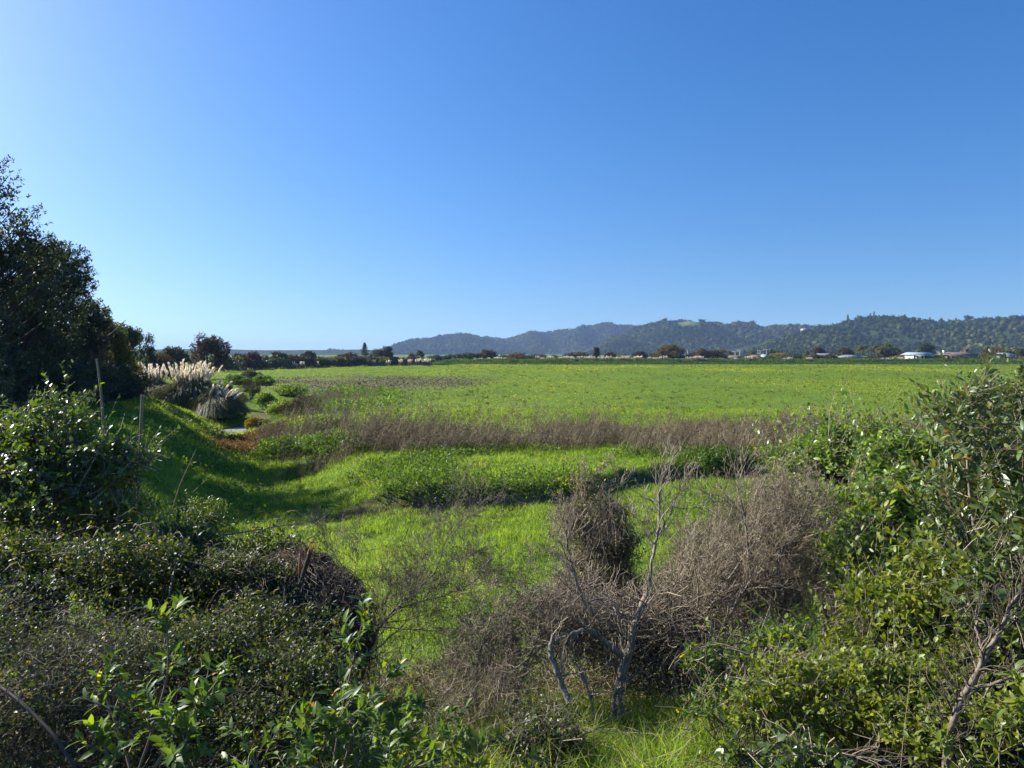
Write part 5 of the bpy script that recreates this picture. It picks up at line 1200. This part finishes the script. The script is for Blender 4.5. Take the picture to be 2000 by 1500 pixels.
bare_shrub("dead_shrub", "reddish brown thicket of fine dead twigs at the centre", gp(950, 5.3), [([gp(930, 5.2), W(930, 1300, 5.2), W(960, 1200, 5.3)], [.012, .010, .006]), ([gp(990, 5.3), W(1030, 1290, 5.3), W(1080, 1180, 5.4)], [.012, .010, .005])],
   71, LV, .30, .006, "twig", .1, .2, tangle([ell(960, 1270, 5.2, 280, 170, .9), ell(1060, 1200, 5.6, 220, 110, .8), ell(930, 1370, 4.7, 240, 150, .7)], 2600, .16, .0014, 1.1), rmin=.0014)
bare_shrub("dead_shrub", "tall square-topped brown dead bush standing against the green grass", gp(1165, 7.8), [([gp(1160, 7.8), W(1150, 1100, 7.8), W(1140, 980, 7.8)], [.02, .016, .008]), ([gp(1190, 7.8), W(1200, 1100, 7.8), W(1210, 990, 7.8)], [.02, .014, .006])],
   72, LV, .34, .007, "twig", .35, .18, tangle([ell(1168, 1010, 7.8, 170, 130, .9), ell(1165, 1110, 7.7, 200, 200, .9), ell(1180, 1210, 7.3, 280, 170, .9)], 6500, .20, .0021, 1.0, 1.2, .6), leafm="olive_leaf", nleaf=500, ll=.035, rmin=.002)
bare_shrub("dead_shrub", "widest grey tangle of leafless branches left of the green bushes", gp(1480, 7.2), [([gp(1440, 7.0), W(1450, 1150, 7.0), W(1480, 1000, 7.2)], [.024, .018, .008]), ([gp(1500, 7.2), W(1540, 1100, 7.2), W(1590, 1010, 7.3)], [.024, .016, .008]), ([gp(1420, 6.9), W(1370, 1120, 7.0), W(1390, 1010, 7.1)], [.02, .014, .006]), ([W(1330, 1260, 6.2), W(1400, 1170, 6.2), W(1450, 1090, 6.3), W(1520, 1010, 6.4)], [.016, .013, .009, .004]), ([W(1560, 1230, 6.2), W(1510, 1150, 6.2), W(1530, 1060, 6.3), W(1600, 970, 6.4)], [.016, .013, .009, .004]), ([W(1240, 1230, 6.2), W(1320, 1150, 6.3), W(1400, 1110, 6.4)], [.012, .009, .004])],
   73, LV, .40, .008, "twig", .2, .2, tangle([ell(1480, 1080, 7.2, 340, 260, 1.4), ell(1590, 1060, 7.2, 240, 200, 1.2), ell(1360, 1160, 6.8, 260, 160, 1.2), ell(1480, 1200, 6.4, 420, 200, 1.2)], 11500, .20, .0018, 1.2), rmin=.0014)
bare_shrub("dead_branches", "dark heap of fallen dead branches around the leaning grey trunk", gp(1200, 6.2), [([W(1120, 1240, 6.0), W(1250, 1180, 6.1), W(1340, 1130, 6.2)], [.012, .012, .008]), ([W(1130, 1170, 6.0), W(1060, 1180, 6.0), W(1040, 1200, 5.9)], [.010, .008, .005])],
   74, LV[:2], .30, .006, "twig", .05, .22, tangle([ell(1190, 1230, 5.9, 340, 170, 1.0), ell(1340, 1260, 5.8, 330, 160, 1.0)], 3200, .24, .0028, 1.2, .7, .1), cat="dead branches", rmin=.002)
TRK = [([W(1195, 1420, 5.0), W(1215, 1310, 5.05), W(1232, 1270, 5.1), W(1240, 1215, 5.1), W(1265, 1160, 5.15)], [.040, .034, .030, .026, .022]),
   ([W(1268, 1160, 5.15), W(1272, 1100, 5.2), W(1283, 1050, 5.25), W(1290, 1010, 5.3), W(1286, 960, 5.3), W(1305, 905, 5.3)], [.013, .011, .010, .008, .006, .003]),
   ([W(1283, 1050, 5.25), W(1310, 1005, 5.3), W(1332, 940, 5.3)], [.008, .006, .003]),
   ([W(1225, 1290, 5.1), W(1190, 1260, 5.15), W(1160, 1235, 5.15), W(1145, 1228, 5.15), W(1090, 1250, 5.1), W(1040, 1268, 5.0)], [.026, .022, .020, .018, .014, .008]),
   ([W(1170, 1210, 5.3), W(1135, 1165, 5.3), W(1120, 1120, 5.3), W(1108, 1060, 5.3), W(1106, 1015, 5.3)], [.015, .013, .011, .008, .005]),
   ([W(1215, 1410, 4.95), W(1208, 1360, 5.0), W(1215, 1320, 5.05)], [.028, .024, .02]),
   ([W(1165, 1420, 4.9), W(1150, 1350, 4.95), W(1133, 1310, 5.0)], [.014, .012, .010]),
   ([W(1220, 1290, 5.1), W(1212, 1230, 5.15), W(1205, 1200, 5.2), W(1188, 1165, 5.3), W(1150, 1175, 5.3)], [.013, .011, .010, .008, .006])]
bare_shrub("bare_tree", "small leafless tree with a pale crooked trunk, centre right", gp(1200, 5.0), TRK, 75, [(3, .7, .55, .6), (3, .6, .6, .65)], .22, .006, "twig", .3, .16, cat="tree", rmin=.0016)
bare_shrub("dead_tree", "pale mossy dead limb leaning left of the crooked trunk", gp(1105, 4.9), [([W(1112, 1375, 4.8), W(1090, 1320, 4.9), W(1073, 1270, 4.95), W(1080, 1240, 5.0)], [.026, .022, .018, .012])], 76, [(3, .7, .6, .6)], .22, .005, "twig", .2, .2, cat="dead tree")
bare_shrub("bare_shrub", "slender curved bare stem rising through the grey tangle", gp(1400, 6.0), [([W(1395, 1250, 5.9), W(1430, 1190, 6.0), W(1458, 1140, 6.0), W(1462, 1090, 6.05), W(1455, 1010, 6.1), W(1440, 950, 6.1)], [.013, .012, .011, .010, .007, .004]), ([W(1355, 1240, 5.9), W(1365, 1160, 6.0), W(1360, 1120, 6.0)], [.009, .008, .005])], 77, LV[:2], .34, .006, "twig", .2, .16)

# green bushes at the right
shrub("green_bush", "broad bright green bush with small leaves beside the grey tangle", gp(1640, 8.2),
   [ell(1610, 960, 8.2, 250, 210, 1.6), ell(1560, 1000, 8.0, 170, 190, 1.2), ell(1680, 900, 8.4, 200, 150, 1.2), ell(1625, 860, 8.4, 80, 80, .6)],
   "bush_leaf", 2700, .060, .034, 80, per=9, tl=.26)
shrub("green_bush", "bigger-leaved fresh green bush right of the broad one with a dark hollow", gp(1740, 6.6),
   [ell(1740, 1010, 6.6, 270, 230, 1.4), ell(1700, 1100, 6.3, 230, 160, 1.1), ell(1790, 920, 6.8, 230, 150, 1.1)],
   "bush_leaf", 1900, .070, .038, 81, per=9, tl=.26)
shrub("mixed_shrub", "olive and brownish shrub at the right edge reaching over the paddock", gp(1900, 8.0),
   [ell(1900, 880, 8.4, 330, 200, 1.8), ell(1990, 830, 8.0, 190, 220, 1.4), ell(1790, 890, 8.6, 180, 110, 1.0), ell(1930, 800, 8.2, 120, 90, .8)],
   "grey_leaf", 2500, .065, .032, 82, per=10, tl=.28, twr=.002)
# young tree with oblong leaves
def young_tree():
    rng = R0(83); t = thing("young_tree", "slender young tree with a pale stem and oblong grey green leaves", "tree", gp(1905, 4.8))
    pts = [gp(1908, 4.8), W(1906, 1200, 4.8), W(1905, 1060, 4.8), W(1902, 1000, 4.8), W(1893, 960, 4.8), W(1889, 880, 4.8), W(1878, 820, 4.8), W(1877, 765, 4.8)]
    mb = line(pts, [.018, .016, .015, .014, .011, .009, .006, .004], .6, 7, rng=rng)
    mb.obj("trunk", "pale_bark", t)
    P = np.array(pts); d = np.r_[0, np.cumsum(np.linalg.norm(np.diff(P, axis=0), axis=1))]; d /= d[-1]
    m = 46; tt = rng.uniform(.50, .98, m); A = np.stack([np.interp(tt, d, P[:, k]) for k in range(3)], 1)
    th = rng.uniform(0, 2 * np.pi, m); D = norm(np.stack([np.cos(th), np.sin(th), rng.uniform(.5, 1.4, m)], 1)); L = (1.25 - tt) * .85 * rng.uniform(.5, 1, m)
    B = A + D * L[:, None]
    br = tubes(curve(A, B, 6, np.tile([[0, 0, -.04]], (m, 1)), rng, .01), np.linspace(1, .4, 6)[None] * .0045 * np.ones((m, 1)), rng.uniform(0, 1, m), 4)
    lf = leafy(rng, B - D * .3, D, np.full(m, .30), 11, .075, .027, "leaf", spread=.8, up=.4)
    k = np.repeat(np.arange(m), 4); q = rng.uniform(.3, .95, (len(k), 1)); S = A[k] * (1 - q) + B[k] * q; SD = norm(D[k] + rng.normal(0, .6, (len(k), 3)) + [0, 0, .3])
    br.merge(tubes(curve(S, S + SD * .2, 4, np.zeros_like(S), rng, .01), np.full((len(k), 4), .0022), rng.uniform(0, 1, len(k))))
    lf.merge(leafy(rng, S, SD, np.full(len(k), .2), 6, .07, .026, "leaf", spread=.8, up=.4))
    br.obj("branches", "twig", t); lf.obj("crown", "grey_leaf", t)
young_tree()
shrub("leafy_shrub", "large dark-leaved shrub at the right edge with fanned leaf rosettes", gp(2010, 4.4),
   [ell(2010, 1080, 4.4, 240, 260, 1.0), ell(1960, 1190, 4.3, 200, 160, .8), ell(2080, 950, 4.4, 200, 300, 1.0)],
   "grey_leaf", 620, .085, .032, 84, per=10, tl=.24, kind="leaf", up=.4)
shrub("olive_shrub", "thin-stemmed olive shrub with yellowing leaves in the lower right", gp(1800, 4.7),
   [ell(1790, 1190, 4.8, 280, 240, 1.1), ell(1880, 1250, 4.6, 240, 220, 1.0), ell(1700, 1250, 4.9, 150, 150, .8)],
   "olive_leaf", 1500, .055, .026, 85, per=10, tl=.22, limbs=20, shell=.4, twr=.0016)
shrub("low_shrub", "low small-leaved shrub sprawling along the bottom right", gp(1700, 4.2),
   [ell(1640, 1370, 4.2, 420, 190, 1.0), ell(1830, 1390, 4.0, 320, 170, .9)],
   "olive_leaf", 1900, .040, .022, 86, per=10, tl=.18, shell=.4, twr=.0014)
shrub("low_shrub", "small bright green seedlings at the edge of the grass patch, bottom right of centre", gp(1440, 4.6),
   [ell(1440, 1340, 4.6, 260, 150, .9), ell(1530, 1300, 4.8, 200, 160, .8)],
   "lance_leaf", 520, .050, .024, 87, per=7, tl=.18, shell=.4, leafless=.2)
shrub("low_shrub", "glossy round-leaved seedlings at the very bottom right of centre", gp(1600, 3.3),
   [ell(1580, 1485, 3.2, 160, 70, .4), ell(1480, 1500, 3.2, 160, 60, .4)], "round_leaf", 110, .042, .030, 88, per=7, tl=.12)
# forked grey trunk in the lower right
bare_shrub("forked_trunk", "thick bare forked limb leaning right out of the bottom right shrubs", gp(1845, 3.6),
   [([gp(1845, 3.6, -.05), W(1850, 1430, 3.6), W(1872, 1375, 3.6), W(1915, 1300, 3.6), W(1950, 1240, 3.6), W(1975, 1180, 3.6), W(2020, 1120, 3.6)], [.020, .018, .016, .013, .011, .008, .005]),
    ([W(1915, 1300, 3.6), W(1918, 1275, 3.6), W(1905, 1200, 3.7)], [.012, .009, .004]), ([W(1890, 1345, 3.6), W(1960, 1330, 3.5), W(2040, 1290, 3.5)], [.010, .008, .006])],
   89, [(3, .7, .6, .6), (3, .6, .6, .6)], .15, .005, "twig_dark", .25, .16, cat="tree")
bare_shrub("fallen_branch", "long pale bare runner arching through the lower right undergrowth", gp(1600, 4.4), [([W(1420, 1265, 4.6), W(1520, 1300, 4.5), W(1620, 1345, 4.4), W(1740, 1385, 4.3)], [.007, .007, .006, .004])], 90, [(3, .7, .6, .6)], .2, .003, "twig", .1, .2, cat="branch")
# sparse leafy twigs standing on the shaded bank
sprig("leafy_plant", "thin straggly twig with few leaves rising over the shaded grass", gp(335, 7.2), [stem((318, 1080, 7.0), (345, 1010, 7.1), (372, 965, 7.2), (405, 935, 7.3)), stem((330, 1080, 7.0), (340, 1030, 7.1), (362, 990, 7.1))], "round_leaf", .045, .03, 68, 3, .004, 4, .10)
bare_shrub("fallen_branch", "thin bent stick lying near the bottom right corner", gp(1600, 3.8), [([W(1570, 1450, 3.6), W(1650, 1475, 3.5), W(1740, 1490, 3.4)], [.006, .006, .004])], 91, [(3, .7, .6, .6)], .15, .003, "twig", .1, .2, cat="branch")
# dark low tangle at bottom centre
bramble("bramble_mound", "dark low tangle of grass and twigs at the bottom centre", gp(1080, 4.3), [ell(1060, 1450, 4.2, 190, 110, .6)], "dark_leaf", 900, .022, 92, 600, twl=.16, curl=.8, twr=.0012)
# ------------------------------------------------------------ near grass, litter
rng = R0(95)
def near_grass(n, ctrs, h, w, mat, name, label, seed, lean=.3, rlo=0, rhi=1):
    rng = R0(seed); c = np.array(ctrs, float); k = rng.choice(len(c), n, p=c[:, 4] / c[:, 4].sum())
    d = c[k, 1] + rng.normal(0, 1, n) * c[k, 3]; x = (c[k, 0] - 1000) / F * c[k, 1] + rng.normal(0, 1, n) * c[k, 2]
    keep = d > 2.0; x, d = x[keep], d[keep]; m = len(x)
    cl = vnoise(x * 5, d * 5, seed)
    tag(blades(rng, x, d, h * (.45 + .9 * cl) * rng.uniform(.5, 1.2, m), w * rng.uniform(.7, 1.3, m), np.clip(rng.normal((rlo + rhi) / 2, .22, m), rlo, rhi), lean, .45).obj(name, mat), label, "grass", None, "stuff")
near_grass(20000, [(1290, 4.6, .42, .45, 3), (1120, 4.9, .30, .4, 1.4), (1420, 4.8, .3, .4, 1), (1200, 4.1, .5, .25, 1.2), (960, 4.9, .35, .5, 1.2)], .50, .0065, "grass", "long_grass", "long fresh grass growing through the dead branches at bottom centre right", 96)
near_grass(9000, [(700, 5.6, .9, .8, 2), (850, 4.6, .5, .5, 1.4), (760, 4.0, .5, .5, 1.2)], .30, .006, "grass", "long_grass", "grass between the leafless shrub and the leafy sprigs", 97)
near_grass(9000, [(1600, 5.2, 1.6, 1.6, 2), (400, 4.6, 1.8, 1.6, 1)], .30, .006, "bank_grass", "rank_grass", "thin rank grass under the bushes along the near slope", 98)
# dry litter over the near slope
n = 60000; x = rng.uniform(-4.6, 5.2, n); y = rng.uniform(2.2, 8.5, n)
P = np.stack([x, y, G(x, y) + rng.uniform(.0, .05, n)], 1)
D = rng.normal(0, 1, (n, 3)) * [1, 1, .25]
tag(leaves(P, norm(D), rng.normal(0, .5, (n, 3)) + [0, 0, 1], .07 * rng.uniform(.3, 1.6, n), .010 * rng.uniform(.5, 2.2, n), rng.uniform(0, 1, n), "diamond").obj("leaf_litter", "litter"), "dry leaves and straw littering the slope below the shrubs", "litter", None, "stuff")
n = 5200; x = rng.uniform(-4.6, 5.2, n); y = rng.uniform(2.2, 8.0, n); A = np.stack([x, y, G(x, y) + rng.uniform(.01, .30, n)], 1)
D = norm(rng.normal(0, 1, (n, 3)) * [1, 1, .35]); L = rng.uniform(.1, .45, n)
tag(tubes(curve(A, A + D * L[:, None], 5, rng.normal(0, .05, (n, 3)), rng, .02), np.linspace(1, .5, 5)[None] * rng.uniform(.001, .0035, (n, 1)), rng.uniform(0, 1, n)).obj("dead_twigs", "twig"), "loose dead twigs and runners lying through the undergrowth", "twigs", None, "stuff")
# scattered low seedlings over the near slope
n = 2600; x = rng.uniform(-1.6, 4.6, n); y = rng.uniform(2.6, 6.0, n); keep = fbm(x * 1.1, y * 1.1, 12) > .47; x, y = x[keep], y[keep]; n = len(x)
O = np.stack([x, y, G(x, y)], 1); D = norm(rng.normal(0, .4, (n, 3)) + [0, 0, 1]); L = rng.uniform(.05, .32, n)
mb = leafy(rng, O, D, L, 8, .034, .018, "leaf", spread=.9)
tag(mb.obj("undergrowth", "olive_leaf"), "small leafy seedlings spread under the shrubs on the near slope", "undergrowth", None, "stuff")
